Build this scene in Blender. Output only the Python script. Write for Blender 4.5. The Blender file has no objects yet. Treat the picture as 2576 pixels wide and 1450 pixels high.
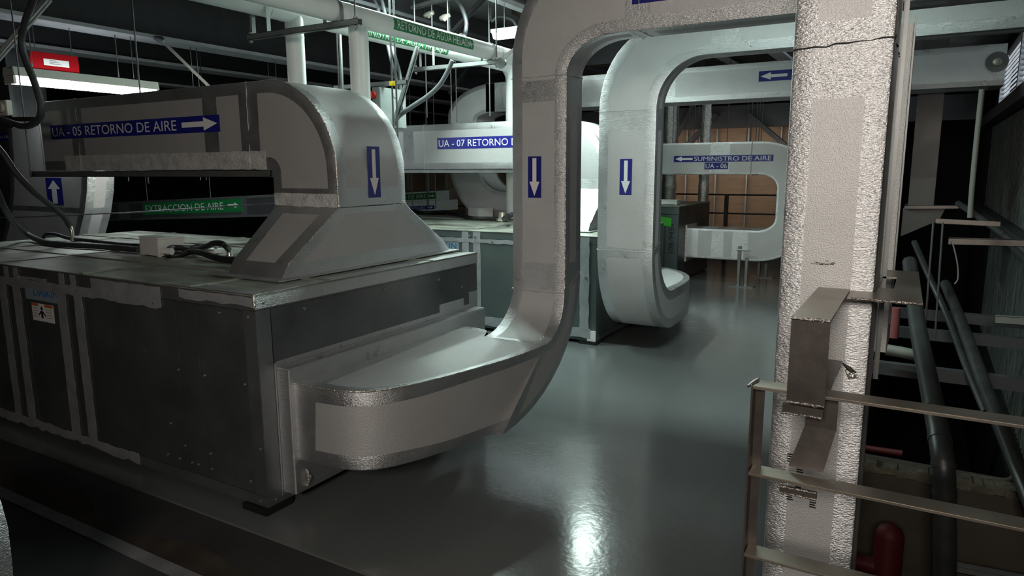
import bpy, bmesh, math, random
from mathutils import Vector, Matrix
random.seed(7)
S = bpy.context.scene
COL = S.collection
PI = math.pi

# ------------------------------------------------------------------ camera
F_PX, PIT, ROL, YAW = 1760.0, math.radians(9.637), math.radians(-0.287), math.radians(30.342)
CAM = Vector((0, 0, 1.6))
_fw = Vector((-math.sin(YAW)*math.cos(PIT), math.cos(YAW)*math.cos(PIT), -math.sin(PIT)))
_r = Vector((math.cos(YAW), math.sin(YAW), 0)); _u = _r.cross(_fw)
_R = _r*math.cos(ROL)+_u*math.sin(ROL); _U = -_r*math.sin(ROL)+_u*math.cos(ROL)
cd = bpy.data.cameras.new('camera'); cam = bpy.data.objects.new('camera', cd); COL.objects.link(cam)
cd.sensor_fit = 'HORIZONTAL'; cd.sensor_width = 36.0; cd.lens = F_PX/2576*36; cd.clip_start = 0.05; cd.clip_end = 200
M = Matrix((_R, _U, -_fw)).transposed().to_4x4(); M.translation = CAM
cam.matrix_world = M
S.camera = cam

def at(px, py, ax, v):
    """the place on the plane (ax = v) seen at a point of the photograph"""
    d = _fw*F_PX+_R*(px-1288)-_U*(py-725); i = 'xyz'.index(ax)
    return CAM+d*((v-CAM[i])/d[i])

# ------------------------------------------------------------------ world, light, exposure
S.view_settings.view_transform = 'Standard'; S.view_settings.look = 'None'
S.view_settings.gamma = 1; S.view_settings.use_curve_mapping = False
S.view_settings.exposure = 0.0
W = bpy.data.worlds.new('world'); S.world = W; W.use_nodes = True
bg = W.node_tree.nodes['Background']; bg.inputs[0].default_value = (0.86, 0.93, 1.0, 1); bg.inputs[1].default_value = 4.5

def area(name, loc, target, sx, sy, power, col, spread=180):
    l = bpy.data.lights.new(name, 'AREA'); l.shape = 'RECTANGLE'; l.size = sx; l.size_y = sy
    l.energy = power; l.color = col; l.spread = math.radians(spread)
    o = bpy.data.objects.new(name, l); COL.objects.link(o); o.location = loc
    o.rotation_euler = (Vector(target)-Vector(loc)).to_track_quat('-Z', 'Y').to_euler()
    return o
GREENISH = (0.80, 1.0, 0.93)
WARM = (1.0, 0.90, 0.80)
area('added_fill_behind_camera', (0.15, -1.7, 2.35), (-0.6, 2.8, 1.95), 0.8, 0.6, 50, WARM, 125)  # added warm fill standing in for daylight; no lamp stands here
area('ceiling_tube_light_near', (-0.9, 3.84, 2.97), (-0.9, 3.84, 0), 1.2, 0.05, 58, GREENISH)
area('ceiling_tube_light_hood', (-2.90, 6.30, 2.46), (-2.90, 6.25, 0), 0.10, 0.9, 40, GREENISH)
area('ceiling_tube_light_pipes', (-4.05, 5.3, 3.22), (-4.0, 5.5, 0), 0.15, 1.5, 105, GREENISH)
area('added_fill_back', (-2.6, 8.95, 3.0), (-2.2, 9.9, 0), 1.2, 0.10, 24, GREENISH)  # added fill to brighten the C-shaped duct; no fixture hangs here
area('added_fill_partition', (-3.6, 12.85, 1.72), (-3.6, 14.3, 1.72), 5.0, 0.10, 17, (1.0, 0.93, 0.82))  # added hidden light that brightens the plywood partition, not a wall lamp
area('ceiling_tube_light_pipes_upper_side', (-4.05, 5.3, 3.24), (-4.05, 5.3, 4), 0.15, 1.5, 9, GREENISH)
sp = bpy.data.lights.new('added_spot_riser', 'SPOT'); sp.energy = 300; sp.spot_size = math.radians(17); sp.spot_blend = 0.3; sp.shadow_soft_size = 0.05; sp.color = (1.0, 0.92, 0.86)  # added spot making the sunlit patch on the left riser
so = bpy.data.objects.new('added_spot_riser', sp); COL.objects.link(so); so.location = (-4.6, 4.5, 2.9)
so.rotation_euler = (Vector((-6.6, 3.68, 1.30))-so.location).to_track_quat('-Z', 'Y').to_euler()

# ------------------------------------------------------------------ materials
def mat(name, col, rough=0.5, metal=0.0, var=0.0, vscale=3.0, bump=None, emit=None, spec=0.5, stretch=(1,1,1), rvar=0.0, dirt=None):
    m = bpy.data.materials.new(name); m.use_nodes = True
    nt = m.node_tree; b = nt.nodes['Principled BSDF']; L = nt.links.new
    b.inputs['Base Color'].default_value = (*col, 1); b.inputs['Roughness'].default_value = rough
    b.inputs['Metallic'].default_value = metal; b.inputs['Specular IOR Level'].default_value = spec
    tc = nt.nodes.new('ShaderNodeTexCoord'); mp = nt.nodes.new('ShaderNodeMapping')
    mp.inputs['Scale'].default_value = stretch; L(tc.outputs['Object'], mp.inputs['Vector'])
    if var or dirt or rvar:
        n = nt.nodes.new('ShaderNodeTexNoise'); n.inputs['Scale'].default_value = vscale; n.inputs['Detail'].default_value = 6
        n.inputs['Roughness'].default_value = 0.62
        L(mp.outputs[0], n.inputs['Vector'])
        if var or dirt:
            r = nt.nodes.new('ShaderNodeValToRGB'); r.color_ramp.elements[0].position = 0.32; r.color_ramp.elements[1].position = 0.68
            c0 = dirt if dirt else tuple(max(0, c*(1-var)) for c in col)
            c1 = tuple(min(1, c*(1+var)) for c in col)
            r.color_ramp.elements[0].color = (*c0, 1); r.color_ramp.elements[1].color = (*c1, 1)
            L(n.outputs['Fac'], r.inputs[0]); L(r.outputs[0], b.inputs['Base Color'])
        if rvar:
            mr = nt.nodes.new('ShaderNodeMapRange'); mr.inputs[1].default_value = 0.3; mr.inputs[2].default_value = 0.7
            mr.inputs[3].default_value = max(0.03, rough-rvar); mr.inputs[4].default_value = rough+rvar
            L(n.outputs['Fac'], mr.inputs[0]); L(mr.outputs[0], b.inputs['Roughness'])
    if bump:
        prev = None
        for sc, st, dist, stv in bump:
            mp2 = nt.nodes.new('ShaderNodeMapping'); mp2.inputs['Scale'].default_value = stv; L(tc.outputs['Object'], mp2.inputs['Vector'])
            n2 = nt.nodes.new('ShaderNodeTexNoise'); n2.inputs['Scale'].default_value = sc; n2.inputs['Detail'].default_value = 4
            L(mp2.outputs[0], n2.inputs['Vector'])
            bp = nt.nodes.new('ShaderNodeBump'); bp.inputs['Strength'].default_value = st; bp.inputs['Distance'].default_value = dist
            L(n2.outputs['Fac'], bp.inputs['Height'])
            if prev: L(prev.outputs[0], bp.inputs['Normal'])
            prev = bp
        L(prev.outputs[0], b.inputs['Normal'])
    if emit:
        b.inputs['Emission Color'].default_value = (*emit[:3], 1); b.inputs['Emission Strength'].default_value = emit[3]
    return m
O1 = (1, 1, 1)
FOIL = mat('embossed_foil', (0.57, 0.57, 0.57), 0.52, 0.52, 0.04, 5, [(260, 0.50, 0.004, O1), (90, 0.10, 0.004, O1)])
TAPE = mat('foil_tape', (0.66, 0.67, 0.68), 0.33, 0.90, 0.06, 7, [(14, 0.10, 0.02, (1, 1, 2.6)), (110, 0.65, 0.005, (1, 1, 3))], rvar=0.08)
SEAM = mat('crumpled_tape_edge', (0.70, 0.68, 0.64), 0.30, 0.85, 0.3, 30, [(70, 0.9, 0.01, O1)])
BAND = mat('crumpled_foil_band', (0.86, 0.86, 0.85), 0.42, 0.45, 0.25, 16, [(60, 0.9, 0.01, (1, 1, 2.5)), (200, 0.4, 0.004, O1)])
GALV = mat('galvanized_sheet', (0.19, 0.205, 0.215), 0.36, 0.75, 0.16, 3.2, [(6, 0.05, 0.02, O1)], rvar=0.08)
GALVF = mat('galvanized_frame', (0.24, 0.255, 0.265), 0.36, 0.75, 0.12, 4, [(9, 0.05, 0.02, O1)], rvar=0.08)
TOPM = mat('dusty_metal_top', (0.33, 0.36, 0.32), 0.45, 0.35, 0.2, 2.2, [(60, 0.08, 0.004, O1)], dirt=(0.13, 0.12, 0.095), rvar=0.12, stretch=(1, 2.4, 1))
GREENSHEET = mat('greenish_painted_panel', (0.105, 0.135, 0.13), 0.45, 0.3, 0.10, 3)
CLOTHTAPE = mat('grey_sealing_tape', (0.50, 0.52, 0.54), 0.42, 0.55, 0.16, 9, [(60, 0.3, 0.004, O1)])
BLUE = mat('blue_sign_vinyl', (0.014, 0.018, 0.20), 0.35)
WHITEV = mat('white_vinyl', (0.78, 0.78, 0.79), 0.4)
GREENV = mat('green_sign_vinyl', (0.012, 0.20, 0.055), 0.35)
RED = mat('red_sign_plate', (0.30, 0.006, 0.010), 0.8, spec=0.05)
PAPER = mat('white_paper', (0.75, 0.75, 0.72), 0.6)
GREYTXT = mat('grey_print', (0.25, 0.25, 0.25), 0.6)
PIPEW = mat('white_pipe_paint', (0.80, 0.83, 0.81), 0.42, 0, 0.03, 6, [(40, 0.06, 0.004, O1)])
STRUT = mat('zinc_strut', (0.36, 0.38, 0.375), 0.38, 0.8, 0.12, 8)
ROD = mat('zinc_rod', (0.15, 0.155, 0.155), 0.45, 0.7)
EMT = mat('grey_conduit', (0.20, 0.215, 0.23), 0.4, 0.55, 0.08, 8)
FLEX = mat('dark_flexible_conduit', (0.05, 0.055, 0.06), 0.45, 0.1, 0.2, 20, [(160, 0.5, 0.006, (1, 1, 1))])
BLACK = mat('black_rubber', (0.012, 0.012, 0.013), 0.5)
STEEL = mat('dark_steel_plate', (0.125, 0.11, 0.10), 0.34, 0.65, 0.15, 6, [(40, 0.08, 0.004, O1)], rvar=0.08)
STEELT = mat('mill_scale_steel', (0.24, 0.215, 0.18), 0.36, 0.7, 0.16, 5, rvar=0.08)
WELD = mat('weld_bead', (0.32, 0.29, 0.27), 0.30, 0.85, 0.3, 60, [(90, 0.9, 0.01, O1)])
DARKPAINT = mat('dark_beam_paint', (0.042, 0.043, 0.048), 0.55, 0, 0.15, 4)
BEAMLIT = mat('pale_grey_and_painted_lamplight', (0.55, 0.57, 0.60), 0.5, 0, 0.10, 6)  # on beam flanges this pale tone stands in for lamplight from below
CEILM = mat('dark_slab', (0.15, 0.15, 0.15), 0.85, 0, 0.2, 2)
FLOORM = mat('grey_epoxy', (0.135, 0.145, 0.145), 0.17, 0.0, 0.05, 0.9, [(38, 0.10, 0.006, O1), (9, 0.05, 0.02, O1)], rvar=0.012)
FLOORD = mat('dark_concrete', (0.045, 0.045, 0.048), 0.55, 0, 0.2, 3, [(120, 0.15, 0.004, O1)])
LINEM = mat('worn_white_line', (0.20, 0.20, 0.215), 0.6, 0, 0.25, 7)
SILT = mat('brown_silt', (0.045, 0.036, 0.028), 0.8, 0, 0.4, 6)
CONC = mat('brown_concrete', (0.045, 0.037, 0.028), 0.9, 0, 0.22, 3, [(40, 0.25, 0.01, O1)])
MORTAR = mat('mossy_mortar', (0.085, 0.082, 0.058), 0.9, 0, 0.45, 14, [(25, 0.8, 0.02, O1)])
PLY = mat('plywood', (0.31, 0.20, 0.125), 0.6, 0, 0.16, 2.5, stretch=(1, 1, 6))
STUD = mat('metal_stud', (0.40, 0.41, 0.41), 0.45, 0.5, 0.1, 6)
CORR = mat('weathered_sheet_wall', (0.085, 0.10, 0.095), 0.6, 0.1, 0.35, 5, stretch=(6, 6, 0.5), dirt=(0.022, 0.027, 0.026))
DARKWALL = mat('dark_wall', (0.018, 0.018, 0.019), 0.9, 0, 0.2, 2, spec=0.1)
BAREDUCT = mat('bare_duct_sheet', (0.075, 0.070, 0.068), 0.45, 0.35, 0.3, 2.2, [(3, 0.12, 0.05, O1)], rvar=0.08)
DARKDUCT = mat('dark_duct_sheet', (0.12, 0.12, 0.125), 0.42, 0.6, 0.2, 3)
LAMPB = mat('cream_lamp_housing', (0.62, 0.62, 0.55), 0.45)
TUBE = mat('fluorescent_tube', (1, 1, 1), 0.4, emit=(0.90, 0.97, 1.0, 14))
LIT2 = mat('lit_lamp_diffuser', (1, 1, 1), 0.4, emit=(0.88, 1.0, 0.95, 9))
BOXGREY = mat('grey_enclosure', (0.24, 0.27, 0.26), 0.45, 0.1, 0.06, 5)
JBOX = mat('light_plastic_box', (0.78, 0.78, 0.76), 0.5, 0, 0.05, 9)
REDKNOB = mat('red_knob', (0.55, 0.03, 0.02), 0.4)
YELLOW = mat('yellow_tag', (0.80, 0.62, 0.02), 0.5)
LIMEV = mat('lime_sticker', (0.07, 0.55, 0.04), 0.5)
DBLUE = mat('blue_letters', (0.02, 0.15, 0.42), 0.4)
LBLUE = mat('pale_blue_band', (0.30, 0.38, 0.43), 0.45, 0.2)
ORANGE = mat('orange_print', (0.55, 0.12, 0.03), 0.5)
REDPIPE = mat('red_pipe_paint', (0.05, 0.004, 0.005), 0.6, spec=0.2)
PINK = mat('faded_red_pipe', (0.22, 0.065, 0.06), 0.6)
DARKPIPE = mat('dark_grey_pipe', (0.024, 0.026, 0.025), 0.42, 0.1, 0.3, 7)
PALEPIPE = mat('pale_pipe', (0.16, 0.17, 0.15), 0.5, 0, 0.1, 5)
BRASS = mat('zinc_connector', (0.62, 0.60, 0.52), 0.3, 0.85)
DARKSEAM = mat('dark_joint', (0.02, 0.02, 0.02), 0.7)
INK = mat('black_ink', (0.015, 0.015, 0.015), 0.6)

# ------------------------------------------------------------------ mesh helpers
class MB:
    def __init__(s): s.v = []; s.f = []; s.m = []
    def quad(s, a, b, c, d, m=0): s.poly((a, b, c, d), m)
    def poly(s, pts, m=0):
        i = len(s.v); s.v += [Vector(p) for p in pts]; s.f.append(list(range(i, i+len(pts)))); s.m.append(m)
    def obox(s, c, ax, ay, az, m=0):
        """box from centre and three half-axis vectors"""
        c, ax, ay, az = Vector(c), Vector(ax), Vector(ay), Vector(az)
        i = len(s.v)
        for k in range(8):
            s.v.append(c+(ax if k & 1 else -ax)+(ay if k & 2 else -ay)+(az if k & 4 else -az))
        for q in ((0,2,3,1),(4,5,7,6),(0,1,5,4),(2,6,7,3),(0,4,6,2),(1,3,7,5)):
            s.f.append([i+j for j in q]); s.m.append(m)
        return s
    def box(s, x0, x1, y0, y1, z0, z1, m=0):
        return s.obox(((x0+x1)/2,(y0+y1)/2,(z0+z1)/2), (abs(x1-x0)/2,0,0), (0,abs(y1-y0)/2,0), (0,0,abs(z1-z0)/2), m)
    def bar(s, a, b, w, h, up=(0,0,1), m=0):
        a, b = Vector(a), Vector(b); d = (b-a); l = d.length; d.normalize()
        sx = d.cross(Vector(up))
        if sx.length < 1e-4: sx = d.cross(Vector((1,0,0)))
        sx.normalize(); uz = sx.cross(d)
        return s.obox((a+b)/2, d*l/2, sx*w/2, uz*h/2, m)
    def channel(s, a, b, w, h, t=0.003, up=(0,0,1), m=0):
        """strut channel: three plates, open side towards -up"""
        a, b = Vector(a), Vector(b); d = (b-a).normalized(); l = (b-a).length
        sx = d.cross(Vector(up))
        if sx.length < 1e-4: sx = d.cross(Vector((1,0,0)))
        sx.normalize(); uz = sx.cross(d); c = (a+b)/2
        s.obox(c+uz*(h/2-t/2), d*l/2, sx*w/2, uz*t/2, m)
        for k in (-1, 1):
            s.obox(c+sx*k*(w/2-t/2), d*l/2, sx*t/2, uz*h/2, m)
            s.obox(c+sx*k*(w/2-w*0.14)-uz*(h/2-t/2), d*l/2, sx*w*0.14, uz*t/2, m)
        return s
    def tube(s, pts, r, n=10, m=0, smooth=0, caps=True):
        pts = [Vector(p) for p in pts]
        if smooth: pts = spline(pts, smooth)
        rr = r if isinstance(r, (list, tuple)) else [r]*len(pts)
        prevx = None; rings = []
        for i, p in enumerate(pts):
            t = (pts[min(i+1, len(pts)-1)]-pts[max(i-1, 0)]).normalized()
            if prevx is None:
                prevx = t.cross(Vector((0,0,1)));
                if prevx.length < 1e-3: prevx = t.cross(Vector((1,0,0)))
            x = (prevx-t*prevx.dot(t)).normalized(); y = t.cross(x); prevx = x
            i0 = len(s.v); rings.append(i0)
            for k in range(n):
                a = 2*PI*k/n; s.v.append(p+x*math.cos(a)*rr[i]+y*math.sin(a)*rr[i])
        for a, b in zip(rings, rings[1:]):
            for k in range(n):
                s.f.append([a+k, a+(k+1) % n, b+(k+1) % n, b+k]); s.m.append(m)
        if caps:
            s.f.append([rings[0]+k for k in range(n)][::-1]); s.m.append(m)
            s.f.append([rings[-1]+k for k in range(n)]); s.m.append(m)
        return s
    def cyl(s, a, b, r, n=16, m=0): return s.tube([a, b], r, n, m)
    def prism(s, poly, ext, m=0):
        """closed polygon (list of 3-D points) pushed along ext"""
        e = Vector(ext); i = len(s.v); n = len(poly)
        s.v += [Vector(p) for p in poly]+[Vector(p)+e for p in poly]
        s.f.append(list(range(i, i+n))[::-1]); s.m.append(m)
        s.f.append(list(range(i+n, i+2*n))); s.m.append(m)
        for k in range(n):
            s.f.append([i+k, i+(k+1) % n, i+n+(k+1) % n, i+n+k]); s.m.append(m)
        return s
    def build(s, name, mats, parent=None, smooth=False, bevel=0.0, angle=40):
        if not isinstance(mats, (list, tuple)): mats = [mats]
        base = worldloc(parent) if parent else Vector((0,0,0))
        me = bpy.data.meshes.new(name)
        me.from_pydata([tuple(v-base) for v in s.v], [], s.f)
        for mt in mats: me.materials.append(mt)
        for p, mi in zip(me.polygons, s.m): p.material_index = mi
        bm = bmesh.new(); bm.from_mesh(me)
        bmesh.ops.recalc_face_normals(bm, faces=bm.faces)
        if bevel: bmesh.ops.bevel(bm, geom=list(bm.edges), offset=bevel, segments=2, affect='EDGES', clamp_overlap=True)
        bm.to_mesh(me); bm.free()
        if smooth:
            for p in me.polygons: p.use_smooth = True
            try: me.set_sharp_from_angle(angle=math.radians(angle))
            except Exception: pass
        o = bpy.data.objects.new(name, me); COL.objects.link(o)
        if parent: o.parent = parent
        return o
def spline(p, n):
    out = []
    P = [p[0]+(p[0]-p[1])]+list(p)+[p[-1]+(p[-1]-p[-2])]
    for i in range(1, len(P)-2):
        a, b, c, d = P[i-1], P[i], P[i+1], P[i+2]
        for k in range(n):
            t = k/n
            out.append(0.5*((2*b)+(c-a)*t+(2*a-5*b+4*c-d)*t*t+(3*b-a-3*c+d)*t**3))
    out.append(p[-1]); return out
def worldloc(o):
    v = Vector((0,0,0))
    while o: v = v+o.location; o = o.parent
    return v
def tag(o, label, cat, group=None, kind=None):
    o['label'] = label; o['category'] = cat
    if group: o['group'] = group
    if kind: o['kind'] = kind
    return o
def thing(name, loc, label, cat, group=None):
    o = bpy.data.objects.new(name, None); COL.objects.link(o); o.location = loc; o.empty_display_size = 0.1
    return tag(o, label, cat, group)
def struct(o): o['kind'] = 'structure'; return o

# ------------------------------------------------------------------ ducts
def ring(c4, r=0.007, tw=0.07):
    out = []
    c4 = [Vector(c) for c in c4]
    for i in range(4):
        c, p, n = c4[i], c4[i-1], c4[(i+1) % 4]
        dp = (p-c).normalized(); dn = (n-c).normalized(); ln = (n-c).length
        t = min(tw, ln*0.3)
        out += [c+dp*r, c+(dp+dn)*r*0.29, c+dn*r, c+dn*t, n-dn*t]
    return out
def duct(frames, name, parent, r=0.007, tw=0.07, mats=None, caps=True):
    """frames: list of (four corners, joint flag). A flagged span is wrapped in tape all round; edges always carry a tape strip."""
    mb = MB(); rings = []
    for c4, fl in frames:
        i = len(mb.v); mb.v += ring(c4, r, tw); rings.append(i)
    for (c4, fl), a, b in zip(frames, rings, rings[1:]):
        for k in range(20):
            mb.f.append([a+k, a+(k+1) % 20, b+(k+1) % 20, b+k]); mb.m.append(1 if (fl or k % 5 != 3) else 0)
    if caps:
        mb.f.append([rings[0]+k for k in range(20)]); mb.m.append(1)
        mb.f.append([rings[-1]+k for k in range(20)]); mb.m.append(1)
    return mb.build(name, mats or [FOIL, TAPE], parent, smooth=True, angle=28)
def fxz(o, i, y0, y1): return [(o[0], y0, o[1]), (i[0], y0, i[1]), (i[0], y1, i[1]), (o[0], y1, o[1])]
def arc(c, rx, rz, a0, a1, n): return [(c[0]+rx*math.cos(math.radians(a0+(a1-a0)*k/n)), c[1]+rz*math.sin(math.radians(a0+(a1-a0)*k/n))) for k in range(n+1)]
def seam_ring(c4, parent, w=0.012, name='joint_seam', m=None, r=0.006):
    c = [Vector(p) for p in c4]; cc = sum(c, Vector())/4
    mb = MB()
    for i in range(4):
        a, b = c[i], c[(i+1) % 4]
        n = 9; pts = []
        for k in range(n+1):
            p = a.lerp(b, k/n); j = Vector((random.uniform(-1, 1), random.uniform(-1, 1), random.uniform(-1, 1)))*0.004
            pts.append(p+j)
        mb.tube(pts, [r*random.uniform(0.4, 1.1) for _ in pts], 6)
    return mb.build(name, m or SEAM, parent, smooth=True)

# ------------------------------------------------------------------ signs and lettering
def text_geo(txt):
    cu = bpy.data.curves.new('t', 'FONT'); cu.body = txt; cu.size = 1; cu.resolution_u = 3
    ob = bpy.data.objects.new('t', cu)
    me = bpy.data.meshes.new_from_object(ob)
    vs = [v.co.copy() for v in me.vertices]; fs = [list(p.vertices) for p in me.polygons]
    bpy.data.objects.remove(ob); bpy.data.curves.remove(cu); bpy.data.meshes.remove(me)
    x0 = min(v.x for v in vs); x1 = max(v.x for v in vs); y0 = min(v.y for v in vs); y1 = max(v.y for v in vs)
    return [((v.x-x0)/(x1-x0), (v.y-y0)/(y1-y0)) for v in vs], fs
def words(txt, ratio):
    """the outlines of a line of text, one group per word"""
    vs, fs = text_geo(txt)
    par = list(range(len(vs)))
    def find(i):
        while par[i] != i: par[i] = par[par[i]]; i = par[i]
        return i
    for f in fs:
        for i in f[1:]: par[find(i)] = find(f[0])
    comp = {}
    for f in fs: comp.setdefault(find(f[0]), []).append(f)
    items = sorted(((min(vs[i][0] for f in c for i in f), max(vs[i][0] for f in c for i in f), c) for c in comp.values()), key=lambda q: q[0])
    groups = []; end = None
    for x0, x1, c in items:
        if end is None or x0-end > 0.19/ratio: groups.append([])
        groups[-1] += c; end = x1 if end is None else max(end, x1)
    out = []
    for g in groups:
        idx = sorted({i for f in g for i in f}); mp_ = {i: k for k, i in enumerate(idx)}
        out.append(([vs[i] for i in idx], [[mp_[i] for i in f] for f in g]))
    return out
def lettering(parent, txt, P, u, v, w, h, m, off=0.0012, name='lettering'):
    P, u, v = Vector(P), Vector(u).normalized(), Vector(v).normalized(); n = u.cross(v)
    base = worldloc(parent)
    for vs, fs in words(txt, w/h):
        me = bpy.data.meshes.new(name)
        me.from_pydata([tuple(P+u*a*w+v*b*h+n*off-base) for a, b in vs], [], fs); me.materials.append(m)
        o = bpy.data.objects.new(name, me); COL.objects.link(o); o.parent = parent
def plate(parent, name, P, u, v, w, h, m, t=0.002):
    P, u, v = Vector(P), Vector(u).normalized(), Vector(v).normalized(); n = u.cross(v)
    return MB().obox(P+u*w/2+v*h/2+n*t/2, u*w/2, v*h/2, n*t/2).build(name, m, parent)
ARW = [(0.0, 0.30), (0.62, 0.30), (0.62, 0.0), (1.0, 0.5), (0.62, 1.0), (0.62, 0.70), (0.0, 0.70)]
def arrow(parent, P, u, v, w, h, m, d='right', off=0.0032, name='arrow_mark'):
    """arrow filling a box w x h: d is the way it points"""
    P, u, v = Vector(P), Vector(u).normalized(), Vector(v).normalized(); n = u.cross(v)
    pts = []
    for a, b in ARW:
        if d == 'right': q = (a, b)
        elif d == 'left': q = (1-a, b)
        elif d == 'up': q = (b, a)
        else: q = (b, 1-a)
        pts.append(P+u*q[0]*w+v*q[1]*h+n*off)
    mb = MB()
    # head triangle and shaft separately so both are convex
    mb.poly([pts[2], pts[3], pts[4]]); mb.poly([pts[0], pts[1], pts[5], pts[6]])
    return mb.build(name, m, parent)
XP, YP, ZP = Vector((1,0,0)), Vector((0,1,0)), Vector((0,0,1))
def pipe_lettering(parent, txt, cx, cz, R, y0, y1, a0, a1, m, name='lettering', off=0.002):
    """lettering on a pipe that runs along Y; a0..a1 angles (deg from +X up) of letter foot and head"""
    for vs, fs in words(txt, (y1-y0)/(R*math.radians(a1-a0))): _pipe_word(parent, vs, fs, cx, cz, R, y0, y1, a0, a1, m, name, off)
def _pipe_word(parent, vs, fs, cx, cz, R, y0, y1, a0, a1, m, name, off):
    bm = bmesh.new(); bv = [bm.verts.new((a, b, 0)) for a, b in vs]
    for f in fs:
        try: bm.faces.new([bv[i] for i in f])
        except ValueError: pass
    for k in range(1, 8):
        bmesh.ops.bisect_plane(bm, geom=list(bm.verts)+list(bm.edges)+list(bm.faces), plane_co=(0, k/8, 0), plane_no=(0, 1, 0))
    base = worldloc(parent)
    for q in bm.verts:
        a = math.radians(a0+(a1-a0)*q.co.y); y = y0+(y1-y0)*q.co.x
        q.co = Vector((cx+(R+off)*math.cos(a), y, cz+(R+off)*math.sin(a)))-base
    me = bpy.data.meshes.new(name); bm.to_mesh(me); bm.free(); me.materials.append(m)
    o = bpy.data.objects.new(name, me); COL.objects.link(o); o.parent = parent; return o
def pipe_band(parent, name, cx, cz, R, y0, y1, a0, a1, m, off=0.0012, n=12):
    mb = MB()
    for k in range(n):
        A, B = [math.radians(a0+(a1-a0)*j/n) for j in (k, k+1)]
        mb.quad(*[(cx+(R+off)*math.cos(t), y, cz+(R+off)*math.sin(t)) for t, y in ((A, y0), (A, y1), (B, y1), (B, y0))])
    return mb.build(name, m, parent, smooth=True)

# ================================================================== THE ROOM
struct(MB().box(-17, -0.36, 1.93, 16.5, -0.12, 0).build('floor', FLOORM))
struct(MB().box(-17, 4, -4, 1.80, -0.30, -0.012).box(-17, -0.36, 1.80, 1.93, -0.30, -0.012).build('floor_front', FLOORD))
struct(MB().box(-17, -0.9, 1.535, 1.595, -0.0118, -0.006).build('trim_1', LINEM))
mb = MB(); pts = []
for k in range(41):
    x = -6.5+k*0.13; pts.append((x, 1.72+0.05*math.sin(k*0.9)+0.05*math.sin(k*0.37+1), 0))
for a, b in zip(pts, pts[1:]):
    mb.quad((a[0], 1.60, -0.0112), (b[0], 1.60, -0.0112), (b[0], b[1], -0.0104), (a[0], a[1], -0.0104))
o = mb.build('silt_drift', SILT); tag(o, 'brown silt lying along the pale line on the dark floor', 'dirt', kind='stuff')
CZ = 3.40
struct(MB().box(-17, 4, -4, 16.5, CZ, CZ+0.2).build('ceiling', CEILM))
struct(MB().box(-17.2, -17, -4, 16.5, -0.3, CZ).build('wall_left', DARKWALL))
struct(MB().box(-17, 4, -4.2, -4, -0.3, CZ).build('wall_front', DARKWALL))
struct(MB().box(-17, 4, 16.5, 16.7, -2.5, CZ).build('wall_back', DARKWALL))
# right side: sheet metal wall beyond the shaft, louvred opening in it
WX = 0.85
lo = at(2530, 104, 'x', WX); l2 = at(2640, 60, 'x', WX)
LY1 = lo.y; LY0 = 7.0
struct(MB().box(WX, WX+0.15, 5.5, 17, -2.5, 2.32).box(WX, WX+0.15, LY1+0.1, 17, 2.3, CZ).box(WX, WX+0.15, 5.5, LY0, 2.3, CZ).box(WX, WX+0.15, 5.5, 17, 3.2, CZ).build('wall_right', DARKWALL))
struct(MB().box(WX, 4, 5.4, 5.5, -2.5, CZ).build('wall_right_return', DARKWALL))
struct(MB().box(4, 4.15, -4, 5.5, -2.6, CZ).build('wall_right_near', DARKWALL))
# louvre
w1 = bpy.data.objects.new('window_1', None); COL.objects.link(w1); w1.location = (WX, (LY0+LY1)/2, 2.3); struct(w1)
k = 0; z = 2.34
while z < 3.2:
    MB().obox((WX+0.05, (LY0+LY1)/2, z), (0.022, 0, 0.010), (0, (LY1-LY0)/2, 0), (-0.0015, 0, 0.003)).build('louver_slat', STUD, w1); z += 0.062
for y in (LY0, (LY0*0.42+LY1*0.58), LY1): MB().box(WX-0.01, WX+0.11, y-0.07, y+0.05, 2.28, 3.22).build('louver_mullion', BEAMLIT, w1)
# weathered ribbed sheeting on the right wall
def ribbed(name, y0, y1, z0, z1):
    mb = MB(); n = int((y1-y0)/0.12); x = WX-0.012
    for k in range(n):
        a = y0+(y1-y0)*k/n; b = a+(y1-y0)/n
        mb.box(x-0.02, x+0.01, a, a+(b-a)*0.35, z0, z1); mb.box(x-0.004, x+0.01, a+(b-a)*0.35, b, z0, z1)
    return struct(mb.build(name, CORR))
ribbed('trim_2', 6.2, 13.2, 1.02, 2.20)
ribbed('trim_3', 6.2, 11.6, -0.6, 0.86)
struct(MB().box(WX-0.16, WX, 5.6, 16, 2.22, 2.36).build('trim_4', DARKPAINT))
struct(MB().box(WX-0.14, WX, 5.6, 16, 0.87, 1.01).build('trim_5', DARKPAINT))
# shaft floor, far edge beam
struct(MB().box(-0.36, 4, 1.8, 16.5, -2.6, -2.5).build('shaft_floor', DARKWALL))
struct(MB().box(-0.38, -0.36, 1.93, 16.5, -2.6, -0.001).build('wall_shaft', CONC))
struct(MB().box(-0.40, 4, 1.74, 1.80, -2.6, -0.30).build('wall_shaft_near', DARKWALL))
struct(MB().box(-17.2, 4, -4.2, 16.7, -2.75, -2.6).build('slab_below', DARKWALL))

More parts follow.
